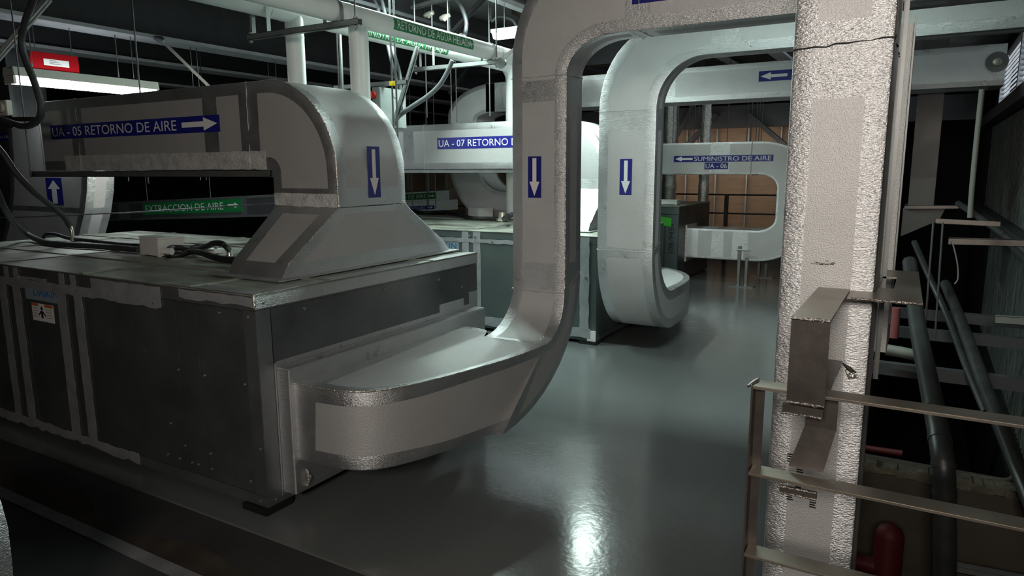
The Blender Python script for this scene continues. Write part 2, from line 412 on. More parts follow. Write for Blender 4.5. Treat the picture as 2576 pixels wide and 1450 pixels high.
# ceiling beams running away from the camera
def beam(name, x0, x1, z0, y0=-3.9, y1=16.4, web=None, fl=0.035, mf=None):
    mb = MB(); xm = (x0+x1)/2
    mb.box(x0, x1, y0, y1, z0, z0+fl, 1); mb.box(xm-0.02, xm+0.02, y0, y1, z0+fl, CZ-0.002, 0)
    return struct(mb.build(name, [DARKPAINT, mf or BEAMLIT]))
beam('trim_6', -7.02, -6.72, 2.90)
beam('trim_7', -8.85, -8.55, 2.95)
beam('trim_8', -5.05, -4.65, 3.12, mf=DARKPAINT)
beam('trim_9', -2.05, -1.85, 3.18, y0=8.3)
beam('trim_10', -10.9, -10.6, 2.95)
struct(MB().box(-16.9, 0.7, 8.8, 9.05, 2.95, CZ-0.002).build('trim_11', DARKPAINT))
struct(MB().box(-16.9, 0.7, 13.6, 13.9, 2.35, 2.75).build('trim_12', DARKPAINT))
for k, x in enumerate((-3.9, -2.9)):
    struct(MB().box(x-0.05, x+0.05, 4.2, 13, 3.28, 3.33).build('trim_13', BEAMLIT))

# ================================================================== AIR HANDLING UNITS
def screw(parent, p, n, r=0.008):
    p, n = Vector(p), Vector(n)
    return MB().tube([p, p+n*0.004, p+n*0.006], [r, r, r*0.55], 8).build('screw', STRUT, parent, smooth=True)
def ahu(X0, X1, Y0, Y1, H, label, near=True):
    t = thing('air_handling_unit', ((X0+X1)/2, (Y0+Y1)/2, 0), label, 'air handling unit', 'air handling units standing in rows')
    sm, fm = (GALV, GALVF) if near else (GREENSHEET, GREENSHEET)
    MB().box(X0+0.012, X1-0.012, Y0+0.012, Y1-0.012, 0.075, H-0.02).build('casing', DARKSEAM if near else sm, t)
    # base rail and top rail
    MB().box(X0, X1, Y0, Y1, 0.03, 0.085).build('base_rail', fm, t, bevel=0.003)
    MB().box(X0, X1, Y0, Y1, H-0.075, H-0.006).build('top_rail', fm, t, bevel=0.003)
    MB().box(X0-0.004, X1+0.004, Y0-0.004, Y1+0.004, H-0.006, H).build('top_panel', TOPM, t)
    x = X0+0.55
    while x < X1-0.4:
        MB().box(x-0.02, x+0.02, Y0, Y1, H, H+0.006).build('top_seam', TOPM, t); x += 0.92
    for y in (Y0+0.45, Y1-0.5): MB().box(X0, X1, y-0.018, y+0.018, H, H+0.0075).build('top_seam', TOPM, t)
    for (xa, ya) in ((X1-0.085, Y0), (X1-0.085, Y1-0.085), (X0, Y0), (X0, Y1-0.085)):
        MB().box(xa, xa+0.085, ya, ya+0.085, 0.083, H-0.074).build('corner_post', fm, t, bevel=0.003)
    for (xa, ya) in ((X1-0.16, Y0-0.02), (X1-0.16, Y1-0.16), (X0+0.02, Y0-0.02), (X0+0.02, Y1-0.16)):
        MB().box(xa, xa+0.17, ya, ya+0.16, 0, 0.03).build('rubber_foot', BLACK, t)
    return t
A5 = ahu(-6.32, -2.545, 2.07, 3.885, 1.05, 'near galvanized air handling unit with taped panel seams, closest to the camera')
def sidepanel(t, x0, x1, y, z0, z1, m=None, name='side_panel'): return MB().box(x0, x1, y, y+0.016, z0, z1).build(name, m or GALV, t, bevel=0.002)
for x0, x1 in ((-2.965, -2.634), (-3.125, -2.972), (-3.92, -3.132), (-4.09, -3.93), (-4.56, -4.10), (-4.76, -4.575), (-5.45, -4.77), (-6.17, -5.46)):
    sidepanel(A5, x0, x1, 2.072, 0.088, 0.972)
for z, xs in ((0.945, (-2.60, -2.80, -3.3)), (0.62, (-2.655, -3.145, -2.945)), (0.14, (-2.66, -2.945, -3.05, -3.10, -3.20, -3.3)), (0.22, (-2.945, -3.145)), (0.055, (-2.60,)), (0.32, (-2.575, -3.25))):
    for x in xs: screw(A5, (x, 2.0715, z), (0, -1, 0))
# end panel on the +X face
MB().box(-2.561, -2.547, 2.16, 3.835, 0.09, 0.974).build('end_panel', GALV, A5, bevel=0.002)
for y, z in ((2.115, 1.01), (2.36, 0.94), (2.95, 0.945), (3.45, 0.93), (3.7, 0.85), (2.12, 0.055), (3.78, 0.80)): screw(A5, (-2.5455, y, z), (1, 0, 0))
MB().box(-2.5475, -2.5435, 2.17, 3.86, 0.690, 0.722).build('seam_tape', TAPE, A5)
MB().box(-2.5475, -2.5432, 3.46, 3.72, 0.718, 0.772).build('seam_tape', TAPE, A5)
MB().box(-2.5475, -2.5430, 3.79, 3.882, 0.55, 0.80).build('seam_tape', TAPE, A5)
MB().box(-2.5475, -2.5428, 2.155, 2.24, 0.06, 0.715).build('seam_tape', TAPE, A5)
# tapes on the long side
def tape_v(t, x0, x1, y, z0, z1, m=CLOTHTAPE, jag=0.004, name='seam_tape'):
    n = 14; L = [(x0+random.uniform(-jag, jag), z0+(z1-z0)*k/n) for k in range(n+1)]; Rr = [(x1+random.uniform(-jag, jag), z0+(z1-z0)*k/n) for k in range(n+1)]
    mb = MB()
    for k in range(n):
        mb.prism([(L[k][0], y, L[k][1]), (Rr[k][0], y, Rr[k][1]), (Rr[k+1][0], y, Rr[k+1][1]), (L[k+1][0], y, L[k+1][1])], (0, -0.002, 0))
    return mb.build(name, m, t)
def tape_h(t, x0, x1, y, z0, z1, m=CLOTHTAPE, jag=0.006, name='seam_tape'):
    n = max(6, int((x1-x0)/0.05)); mb = MB()
    lo_ = [z0+random.uniform(-jag, jag) for _ in range(n+1)]; hi = [z1+random.uniform(-jag/2, jag/2) for _ in range(n+1)]
    X = [x0+(x1-x0)*k/n for k in range(n+1)]
    for k in range(n):
        mb.prism([(X[k], y, lo_[k]), (X[k+1], y, lo_[k+1]), (X[k+1], y, hi[k+1]), (X[k], y, hi[k])], (0, -0.002, 0))
    return mb.build(name, m, t)
for x0, x1 in ((-4.03, -3.945), (-4.205, -4.115), (-4.70, -4.61), (-4.86, -4.78)):
    tape_v(A5, x0, x1, 2.0695, 0.08, 0.955)
tape_h(A5, -4.9, -3.23, 2.0685, 0.925, 0.975)
tape_h(A5, -3.84, -3.23, 2.0675, 0.968, 1.032)
tape_h(A5, -3.08, -2.552, 2.0675, 0.995, 1.038)
tape_h(A5, -4.62, -4.30, 2.0675, 0.978, 0.992)
for x0 in (-4.155, -4.04, -4.77, -4.66): tape_v(A5, x0, x0+0.055, 2.066, 0.975, 1.04)
tape_h(A5, -5.2, -3.55, 2.0685, 0.04, 0.095, jag=0.014)
MB().box(-3.2, -2.545, 2.066, 2.15, 1.051, 1.054).build('seam_tape', TAPE, A5)
MB().box(-2.62, -2.543, 2.068, 3.885, 1.051, 1.0545).build('seam_tape', TAPE, A5)
MB().box(-2.5445, -2.5425, 2.068, 3.885, 0.985, 1.05).build('seam_tape', TAPE, A5)
MB().tube([(-2.547, 2.069, 0.99), (-2.545, 2.067, 1.02), (-2.547, 2.069, 1.052)], [0.006, 0.008, 0.006], 6).build('seam_tape', SEAM, A5, smooth=True)
# maker's name band and warning label
plate(A5, 'name_band', (-4.555, 2.0718, 0.858), XP, ZP, 0.40, 0.085, LBLUE)
lettering(A5, 'DAIKIN', (-4.46, 2.0695, 0.885), XP, ZP, 0.27, 0.045, DBLUE, name='maker_lettering')
wl = plate(A5, 'warning_label', (-4.50, 2.0718, 0.735), XP, ZP, 0.235, 0.105, PAPER)
plate(wl, 'orange_header', (-4.50, 2.0697, 0.823), XP, ZP, 0.075, 0.016, ORANGE, 0.0006)
plate(wl, 'orange_header', (-4.355, 2.0697, 0.823), XP, ZP, 0.088, 0.016, ORANGE, 0.0006)
mbp = MB(); cx = -4.39
for k in range(12):
    a0, a1 = 2*PI*k/12, 2*PI*(k+1)/12
    mbp.poly([(cx, 2.0692, 0.812), (cx+0.012*math.cos(a0), 2.0692, 0.812+0.012*math.sin(a0)), (cx+0.012*math.cos(a1), 2.0692, 0.812+0.012*math.sin(a1))])
mbp.poly([(cx-0.012, 2.0692, 0.798), (cx+0.012, 2.0692, 0.798), (cx+0.012, 2.0692, 0.755), (cx-0.012, 2.0692, 0.755)])
mbp.poly([(cx-0.012, 2.0692, 0.798), (cx-0.012, 2.0692, 0.785), (cx-0.035, 2.0692, 0.765), (cx-0.038, 2.0692, 0.775)])
mbp.poly([(cx+0.012, 2.0692, 0.798), (cx+0.012, 2.0692, 0.785), (cx+0.035, 2.0692, 0.765), (cx+0.038, 2.0692, 0.775)])
mbp.build('figure_mark', INK, wl)
mbp = MB()
for k in range(4):
    z = 0.812-k*0.016
    for xa, xb in ((-4.49, -4.435), (-4.345, -4.28)): mbp.quad((xa, 2.0692, z), (xb, 2.0692, z), (xb, 2.0692, z-0.004), (xa, 2.0692, z-0.004))
mbp.build('print_lines', GREYTXT, wl)

A7 = ahu(-6.3, -2.50, 5.79, 7.65, 1.00, 'green tinted air handling unit in the second row, behind the two arrow ducts', near=False)
for x0, x1 in ((-3.78, -2.62), (-3.9, -3.83), (-4.9, -3.95), (-5.9, -4.95)):
    MB().box(x0, x1, 5.782, 5.80, 0.12, 0.90).build('side_panel', GREENSHEET, A7, bevel=0.002)
for x0, x1 in ((-3.83, -3.74), (-3.96, -3.88), (-2.66, -2.57)): tape_v(A7, x0, x1, 5.779, 0.09, 0.99)
tape_h(A7, -5.0, -2.6, 5.777, 0.885, 0.925); tape_h(A7, -5.0, -2.55, 5.778, 0.06, 0.15)
for x, z in ((-3.87, 0.945), (-3.80, 0.945), (-3.6, 0.90), (-2.6, 0.62)): screw(A7, (x, 5.776, z), (0, -1, 0), 0.014)
MB().box(-2.585, -2.50, 5.778, 5.80, 0.03, 0.13).build('corner_bracket', JBOX, A7, bevel=0.003)
plate(A7, 'name_band', (-4.50, 5.7815, 0.79), XP, ZP, 0.5, 0.10, LBLUE)
lettering(A7, 'DAIKIN', (-4.36, 5.779, 0.815), XP, ZP, 0.33, 0.055, DBLUE, name='maker_lettering')
plate(A7, 'notice_label', (-4.08, 5.7815, 0.60), XP, ZP, 0.16, 0.07, PAPER)
MB().box(-4.14, -4.10, 5.779, 5.7815, 0.71, 0.735).build('orange_header', ORANGE, A7)

# cabinet of the third unit
t = thing('air_handling_unit', (-3.6, 10.2, 0), 'narrow green air handling unit at the back with a lime sticker and a handwritten number', 'air handling unit', 'air handling units standing in rows')
cx1 = -2.92; cy0 = 9.6; ch = 1.07
MB().box(-5.2, cx1, cy0, 11.2, 0.02, ch).build('casing', DARKDUCT, t, bevel=0.004)
MB().box(-3.50, cx1-0.20, cy0-0.014, cy0, 0.1, ch-0.11).build('door', GREENSHEET, t, bevel=0.002)
MB().box(cx1-0.185, cx1-0.005, cy0-0.014, cy0, 0.1, ch-0.11).build('side_panel', GREENSHEET, t, bevel=0.002)
MB().box(-5.2, cx1-0.005, cy0-0.012, cy0, ch-0.10, ch-0.005).build('top_rail', GREENSHEET, t, bevel=0.002)
MB().box(-5.21, cx1+0.01, cy0-0.02, 11.2, ch, ch+0.012).build('top_panel', TOPM, t)
plate(t, 'lime_sticker', (-3.32, cy0-0.016, 0.83), Vector((1, 0, -0.12)), ZP, 0.30, 0.12, LIMEV)
plate(t, 'white_tag', (-3.26, cy0-0.016, 0.68), XP, ZP, 0.10, 0.16, PAPER)
lettering(t, '108-9454', (cx1-0.06, cy0-0.015, 0.42), ZP, -XP, 0.42, 0.075, INK, name='handwritten_number')
MB().box(-3.3, -3.15, cy0-0.03, cy0-0.014, 0.985, 1.005).build('handle', STRUT, t)

# ================================================================== RETURN DUCTS
def return_duct(dy, label, seamx, zb=1.05):
    y0, y1 = 2.83+dy, 3.41+dy
    t = thing('return_air_duct', (-3.0, (y0+y1)/2, zb), label, 'air duct', 'return ducts dropping onto the air handling units')
    fr = []
    zt, zl = 2.105, 1.605
    for x, j in ((-5.70 if dy == 0 else -6.6, 0), (-5.30, 1), (-5.15, 0), (-3.83, 1), (-3.70, 0), (-3.50, 1), (-3.34, 0)): fr.append((fxz((x, zt), (x, zl), y0, y1), j))
    A = arc((-3.27, 1.585), 0.52, 0.52, 90, 0, 12); B = arc((-3.27, 1.585), 0.02, 0.02, 90, 0, 12)
    for a, b in zip(A, B): fr.append((fxz(a, b, y0, y1), 0))
    fr.append((fxz((-2.75, 1.50), (-3.25, 1.50), y0, y1), 1))
    fr.append((fxz((-2.75, 1.395), (-3.25, 1.395), y0, y1), 0))
    duct(fr, 'duct_body', t)
    h = []
    z1 = zb+0.012
    h.append((fxz((-2.75, 1.40), (-3.25, 1.40), y0, y1), 1))
    h.append((fxz((-2.75, 1.36), (-3.235, 1.36), y0-0.045, y1+0.045), 0))
    h.append((fxz((-2.75, z1+0.07), (-3.17, z1+0.07), 2.46+dy, 3.80+dy), 1))
    h.append((fxz((-2.745, z1), (-3.16, z1), 2.41+dy, 3.86+dy), 0))
    duct(h, 'hood', t, tw=0.10)
    mb = MB().box(-3.23, -2.70, 2.35+dy, 3.91+dy, zb+0.0065, zb+0.0135); mb.build('base_flange', TAPE, t)
    for x in seamx: seam_ring([(x, y0-0.001, zl-0.001), (x, y1, zl), (x, y1, zt+0.002), (x, y0-0.001, zt+0.002)], t, r=0.0022, m=TAPE)
    seam_ring([(-2.748, y0, 1.40), (-2.748, y1, 1.40), (-3.25, y1, 1.40), (-3.25, y0, 1.40)], t, r=0.0022, m=TAPE)
    # crumpled tape edge round the elbow
    mb = MB(); pts = [(x+random.uniform(-.002, .002), y0+0.003, z+random.uniform(-.002, .002)) for x, z in A]
    mb.tube(pts+[(-2.748, y0+0.003, 1.45), (-2.748, y0+0.003, 1.40), (-2.748, 2.46+dy, z1+0.07)], 0.005, 6); mb.build('edge_tape', SEAM, t, smooth=True)
    return t
R5 = return_duct(0, 'foil-wrapped return duct marked UA - 05, elbow and hood standing on the nearest unit', (-5.22, -3.43))
y = 2.83
s = plate(R5, 'direction_sign', (-5.57, y, 1.832), XP, ZP, 1.89, 0.100, BLUE)
lettering(s, 'UA - 05 RETORNO DE AIRE', (-5.545, y, 1.851), XP, ZP, 1.45, 0.064, WHITEV, off=0.0028)
arrow(s, (-4.04, y, 1.842), XP, ZP, 0.34, 0.08, WHITEV)
s = plate(R5, 'arrow_sign', (-2.75, 3.075, 1.443), YP, ZP, 0.105, 0.29, BLUE)
arrow(s, (-2.75, 3.09, 1.455), YP, ZP, 0.075, 0.262, WHITEV, 'down')
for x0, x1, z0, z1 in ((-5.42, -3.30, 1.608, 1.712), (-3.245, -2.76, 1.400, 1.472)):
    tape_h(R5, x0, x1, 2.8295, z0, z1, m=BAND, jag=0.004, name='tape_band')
R7 = return_duct(3.73, 'pale foil-wrapped return duct marked UA - 07, in the second row under the white pipes', (-5.0,), 1.0)
y = 6.56
s = plate(R7, 'direction_sign', (-4.81, y, 1.828), XP, ZP, 1.70, 0.125, BLUE)
lettering(s, 'UA - 07 RETORNO DE AIRE', (-4.79, y, 1.854), XP, ZP, 1.34, 0.074, WHITEV, off=0.0028)
arrow(s, (-3.40, y, 1.842), XP, ZP, 0.26, 0.10, WHITEV)
# strut rails under the return ducts
for dy, lab in ((0, 'long zinc strut rail carrying the nearest return duct'), (3.73, 'long zinc strut rail carrying the second return duct')):
    o = MB().channel((-5.98 if dy == 0 else -6.55, 2.87+dy, 1.582), (-3.30, 2.87+dy, 1.582), 0.041, 0.041).build('strut_rail', STRUT); tag(o, lab, 'support rail', 'strut rails under the return ducts')

# ================================================================== SUPPLY DUCT 5
t = thing('supply_air_duct', (-2.0, 3.0, 0.25), 'foil-wrapped supply duct curving off the nearest unit and rising with a down arrow', 'air duct', 'supply ducts')
# collar
MB().box(-2.546, -2.46, 2.165, 3.85, 0.075, 0.695).build('collar', TAPE, t, bevel=0.006)
outer = spline([Vector(p) for p in ((-2.46, 2.195, 0), (-2.33, 2.200, 0), (-2.20, 2.215, 0), (-2.10, 2.255, 0), (-2.03, 2.335, 0), (-1.975, 2.44, 0), (-1.925, 2.58, 0), (-1.865, 2.80, 0), (-1.815, 3.02, 0), (-1.79, 3.22, 0), (-1.78, 3.41, 0))], 4)
inner = spline([Vector(p) for p in ((-2.46, 3.60, 0), (-2.40, 3.60, 0), (-2.33, 3.585, 0), (-2.26, 3.55, 0), (-2.20, 3.41, 0))], 10)
fr = []; n = len(outer)
def pick(path, s_):
    i = min(int(s_*(len(path)-1)), len(path)-2); return path[i].lerp(path[i+1], s_*(len(path)-1)-i)
for k in range(n):
    s_ = k/(n-1); o_ = pick(outer, s_); i_ = pick(inner, s_)
    ob = pick(outer, s_*0.80); ib = i_.lerp(Vector((-2.22, 2.95, 0)), s_)
    fr.append(([(o_.x, o_.y, 0.62), (i_.x, i_.y, 0.62), (ib.x, ib.y, 0.245), (ob.x, ob.y, 0.245)], 1 if k < 4 else 0))
# upward bend
for k in range(0, 13):
    a = PI/2*k/12; e = k/12
    yi, zi = 3.41+0.24*math.sin(a), 0.87-0.25*math.cos(a)
    yo, zo = 2.93+0.94*math.sin(a), 0.97-0.725*math.cos(a)
    xl = -2.20+0.07*e; xr = -1.78
    fr.append(([(xr, yi, zi), (xl, yi, zi), (xl, yo, zo), (xr, yo, zo)], 1 if k in (0,) else 0))
for z, j in ((0.99, 1), (1.05, 0), (1.98, 1), (2.10, 0)):
    fr.append(([(-1.78, 3.65, z-0.10*(z < 1)), (-2.13, 3.65, z-0.10*(z < 1)), (-2.13, 3.87, z), (-1.78, 3.87, z)], j))
A = arc((-1.68, 2.20), 0.45, 0.55, 180, 90, 12); B = arc((-1.50, 2.12), 0.28, 0.195, 180, 90, 12)
for a, b in zip(A, B): fr.append(([(b[0], 3.65, b[1]), (a[0], 3.65, a[1]), (a[0], 3.87, a[1]), (b[0], 3.87, b[1])], 0))
for x, j in ((-1.44, 1), (-1.30, 0), (-0.45, 0), (0.02, 1), (0.08, 0), (2.2, 0)):
    fr.append(([(x, 3.65, 2.315), (x, 3.65, 2.75), (x, 3.87, 2.75), (x, 3.87, 2.315)], j))
duct(fr, 'duct_body', t)
seam_ring([(-1.778, 3.648, 0.875), (-2.132, 3.648, 0.875), (-2.132, 3.872, 0.98), (-1.778, 3.872, 0.98)], t, r=0.003)
seam_ring([(-1.778, 3.648, 2.12), (-2.132, 3.648, 2.12), (-2.132, 3.872, 2.12), (-1.778, 3.872, 2.12)], t, r=0.003)
for x in (-1.36, -1.41): seam_ring([(x, 3.648, 2.313), (x, 3.648, 2.752), (x, 3.872, 2.752), (x, 3.872, 2.313)], t, r=0.0022, m=TAPE)
mb = MB(); pts = [(v.x, v.y, 0.621) for v in outer]; mb.tube([p for p in pts], 0.004, 6)
mb.tube([(-1.78, 3.652, 0.9), (-1.78, 3.652, 1.4), (-1.78, 3.652, 2.1)]+[(b[0], 3.652, b[1]) for b in B], 0.004, 6); mb.build('edge_tape', SEAM, t, smooth=True)
s = plate(t, 'arrow_sign', (-2.022, 3.65, 1.434), XP, ZP, 0.087, 0.24, BLUE)
arrow(s, (-2.012, 3.65, 1.444), XP, ZP, 0.066, 0.22, WHITEV, 'down')
s = plate(t, 'direction_sign', (-1.40, 3.65, 2.447), XP, ZP, 1.1, 0.10, BLUE)
arrow(s, (-1.385, 3.65, 2.455), XP, ZP, 0.27, 0.084, WHITEV, 'left')
# loose foil scraps at the collar
for p in (((-2.455, 2.23, 0.10), 0.09), ((-2.44, 2.47, 0.18), 0.07)):
    (x_, y_, z_), h_ = p
    MB().tube([(x_, y_, z_+h_), (x_+0.012, y_+0.01, z_+h_*0.5), (x_, y_+0.004, z_)], [0.004, 0.010, 0.006], 6).build('loose_foil_strip', SEAM, t, smooth=True)

# ================================================================== SUPPLY DUCT 7 (second riser)
t = thing('supply_air_duct', (-2.1, 6.0, 0.2), 'second foil-wrapped riser with a down arrow, turning in below to the second unit', 'air duct', 'supply ducts')
Y0, Y1 = 5.45, 5.645; XL, XR = -2.355, -1.868
fr = []
out2 = spline([Vector(p) for p in ((-2.50, 7.47, 0), (-2.42, 7.44, 0), (-2.27, 7.34, 0), (-2.12, 7.18, 0), (-1.99, 6.95, 0), (-1.90, 6.60, 0), (-1.868, 6.05, 0))], 4)
in2 = spline([Vector(p) for p in ((-2.50, 6.15, 0), (-2.46, 6.15, 0), (-2.40, 6.12, 0), (-2.36, 6.05, 0))], 8)
n = len(out2)
for k in range(n):
    s_ = k/(n-1); o_ = pick(out2, s_); i_ = pick(in2, s_)
    fr.append(([(o_.x, o_.y, 0.53), (i_.x, i_.y, 0.53), (i_.x, i_.y, 0.19), (o_.x, o_.y, 0.19)], 0))
for k in range(1, 15):
    a = PI/2*k/14
    yi, zi = 6.04-(6.04-Y1)*math.sin(a), 1.0-0.47*math.cos(a)
    yo, zo = 6.04-(6.04-Y0)*math.sin(a), 0.95-0.76*math.cos(a)
    fr.append(([(XR, yi, zi), (XL, yi, zi), (XL, yo, zo), (XR, yo, zo)], 1 if k == 13 else 0))
for z, j in ((1.04, 0), (1.90, 1), (2.04, 1)): fr.append(([(XR, Y1, z), (XL, Y1, z), (XL, Y0, z), (XR, Y0, z)], j))
A = arc((-1.86, 2.07), 0.495, 0.62, 180, 90, 12); B = arc((-1.50, 2.07), 0.368, 0.37, 180, 90, 12)
for a, b in zip(A, B): fr.append(([(b[0], Y1, b[1]), (a[0], Y1, a[1]), (a[0], Y0, a[1]), (b[0], Y0, b[1])], 0))
for x, j in ((-1.46, 1), (-1.25, 0), (2.2, 0)): fr.append(([(x, Y1, 2.44), (x, Y1, 2.69), (x, Y0, 2.69), (x, Y0, 2.44)], j))
duct(fr, 'duct_body', t, tw=0.085)
seam_ring([(XR+.002, Y0-.002, 2.06), (XL, Y0-.002, 2.06), (XL, Y1, 2.06), (XR+.002, Y1, 2.06)], t, r=0.0022, m=TAPE)
seam_ring([(XR+.002, Y0-.002, 0.93), (XL, Y0-.002, 0.93), (XL, Y1, 0.99), (XR+.002, Y1, 0.99)], t, r=0.0022, m=TAPE)
s = plate(t, 'arrow_sign', (-2.163, Y0, 1.388), XP, ZP, 0.105, 0.29, BLUE)
arrow(s, (-2.150, Y0, 1.40), XP, ZP, 0.078, 0.265, WHITEV, 'down')

# ================================================================== HIGH DUCT behind, with disc
t = thing('supply_air_duct', (-2.4, 7.7, 2.3), 'high foil duct with a left arrow and a round disc near its right end', 'air duct', 'supply ducts')
Y0, Y1 = 7.75, 8.2
zt, zb_ = 2.675, 2.315
a_ = at(1126, 290, 'y', Y0); b_ = at(1198, 290, 'y', Y0)
fr = []
rx = b_.x-a_.x; zq = 1.72
for x in (-3.2, -4.2): fr.append((fxz((x, zq-0.40-rx), (x, zq-0.40), Y0, Y1), 0))
A = arc((b_.x+0.40, zq), rx+0.40, rx+0.40, 270, 180, 10); B = arc((b_.x+0.40, zq), 0.40, 0.40, 270, 180, 10)
for a, b in zip(A, B): fr.append((fxz(a, b, Y0, Y1), 0))
fr.append((fxz((a_.x, 2.2), (b_.x, 2.2), Y0, Y1), 0))
zc = 2.26; rx = b_.x-a_.x
A = arc((b_.x+0.28, zc), rx+0.28, zt-zc, 180, 90, 12); B = arc((b_.x+0.28, zc-0.03), 0.28, zb_-zc+0.03, 180, 90, 12)
for a, b in zip(A, B): fr.append((fxz(a, b, Y0, Y1), 0))
xj = at(1222, 230, 'y', Y0).x
for x, j in ((xj-0.0, 1), (xj+0.26, 0), (-2.6, 1), (-2.45, 0), (-1.2, 0), (0.30, 0), (0.43, 1), (0.53, 0)): fr.append((fxz((x, zt), (x, zb_), Y0, Y1), j))
duct(fr, 'duct_body', t, tw=0.055)
p = at(2508, 156, 'y', Y0)
MB().cyl((p.x, Y0-0.006, p.z), (p.x, Y0, p.z), 0.088, 28).build('disc', ROD, t)
MB().tube([(p.x, Y0-0.03, p.z), (p.x, Y0-0.028, p.z), (p.x, Y0-0.006, p.z)], [0.012, 0.03, 0.038], 20).build('disc_hub', BRASS, t, smooth=True)
p = at(1908, 206, 'y', Y0); q = at(1908, 180, 'y', Y0)
s = plate(t, 'direction_sign', (p.x, Y0, p.z), XP, ZP, 1.0, q.z-p.z, BLUE)
arrow(s, (p.x+0.02, Y0, p.z+0.015), XP, ZP, 0.26, q.z-p.z-0.03, WHITEV, 'left')
lettering(s, 'AIRE', (p.x+0.33, Y0, p.z+0.02), XP, ZP, 0.36, q.z-p.z-0.04, WHITEV, off=0.0028)

# ================================================================== DUCT UA-06 at the back, C shaped
t = thing('supply_air_duct', (-2.2, 10.2, 0.33), 'C-shaped foil duct at the back with SUMINISTRO DE AIRE and UA - 06 signs', 'air duct', 'supply ducts')
Y0, Y1 = 9.95, 10.45
fr = []
for x, j in ((-4.6, 0), (-2.62, 1), (-2.35, 0), (-2.08, 0)): fr.append((fxz((x, 1.955), (x, 1.512), Y0, Y1), j))
A = arc((-1.95, 1.44), 0.68, 0.515, 90, 0, 10); B = arc((-1.95, 1.33), 0.24, 0.182, 90, 0, 10)
for a, b in zip(A, B): fr.append((fxz(a, b, Y0, Y1), 0))
A = arc((-1.95, 0.90), 0.68, 0.57, 0, -90, 10); B = arc((-1.95, 0.93), 0.24, 0.175, 0, -90, 10)
for a, b in zip(A, B): fr.append((fxz(a, b, Y0, Y1), 0))
for x, j in ((-2.05, 1), (-2.26, 0), (-2.38, 1), (-2.55, 0), (-2.74, 1), (-2.92, 1)): fr.append((fxz((x, 0.33), (x, 0.755), Y0, Y1), j))
duct(fr, 'duct_body', t, tw=0.03)
seam_ring([(-2.06, Y0, 1.512), (-2.06, Y1, 1.512), (-2.06, Y1, 1.957), (-2.06, Y0, 1.957)], t, r=0.010)
MB().box(-2.935, -2.90, 9.93, 10.47, 0.27, 0.80).build('end_flange', SEAM, t, bevel=0.006)
def signpx(t, Y, x0, y0, x1, y1, m, name='direction_sign'):
    a, b = at(x0, y1, 'y', Y), at(x1, y0, 'y', Y); zc_ = at((x0+x1)/2, (y0+y1)/2, 'y', Y).z
    h = abs(at((x0+x1)/2, y0, 'y', Y).z-at((x0+x1)/2, y1, 'y', Y).z)
    return plate(t, name, (a.x, Y, zc_-h/2), XP, ZP, b.x-a.x, h, m), a.x, zc_-h/2, b.x-a.x, h
s, x_, z_, w_, h_ = signpx(t, Y0, 1695, 391, 1946, 407, BLUE)
arrow(s, (x_+0.02, Y0, z_+0.008), XP, ZP, w_*0.185, h_-0.016, WHITEV, 'left')
lettering(s, 'SUMINISTRO DE AIRE', (x_+w_*0.215, Y0, z_+h_*0.15), XP, ZP, w_*0.765, h_*0.7, WHITEV, off=0.0028)
s, x_, z_, w_, h_ = signpx(t, Y0, 1772, 409, 1832, 426, BLUE)
lettering(s, 'UA - 06', (x_+w_*0.05, Y0, z_+h_*0.15), XP, ZP, w_*0.9, h_*0.7, WHITEV, off=0.0028)
# floor stand under it
def stand(x, y, top, label):
    t = thing('duct_stand', (x, y, 0), label, 'support stand', 'floor stands for the back duct')
    MB().box(x-0.16, x+0.16, y-0.10, y+0.10, 0, 0.012).build('foot_plate', STRUT, t)
    MB().channel((x-0.055, y, 0.012), (x-0.055, y, top), 0.041, 0.041, up=(1, 0, 0)).build('upright', STRUT, t)
    MB().channel((x+0.045, y, 0.012), (x+0.045, y, top*0.72), 0.041, 0.041, up=(-1, 0, 0)).build('upright', STRUT, t)
    MB().cyl((x-0.09, y-0.03, top-0.05), (x+0.09, y-0.03, top-0.05), 0.012, 10).build('clamp_bolt', STRUT, t, smooth=True)
    return t
stand(-2.06, 9.78, 0.55, 'zinc floor stand in front of the C-shaped duct')
stand(-1.98, 10.75, 0.30, 'short zinc floor stand behind the C-shaped duct')

# ================================================================== BIG NEAR DUCT
t = thing('vertical_air_duct', (-0.235, 2.45, -1.2), 'tall bright foil-taped vertical duct behind the railing, nearest the camera', 'air duct')
Y0, Y1 = 2.30, 2.62
XL, XR = -0.372, -0.105
fr = []
for z, j in ((-1.2, 0), (1.80, 1), (1.93, 1), (2.02, 0), (CZ-0.01, 0)):
    d = 0.0 if z < 1.95 else (z-1.95)*0.02
    fr.append(([(XL, Y0+d, z), (XR, Y0+d, z), (XR, Y1+d, z), (XL, Y1+d, z)], j))
duct(fr, 'duct_body', t, r=0.009, tw=0.064)
seam_ring([(XL, Y0-.001, 1.945), (XR, Y0-.001, 1.96), (XR, Y1, 1.95), (XL, Y1, 1.94)], t, r=0.003, m=DARKSEAM)
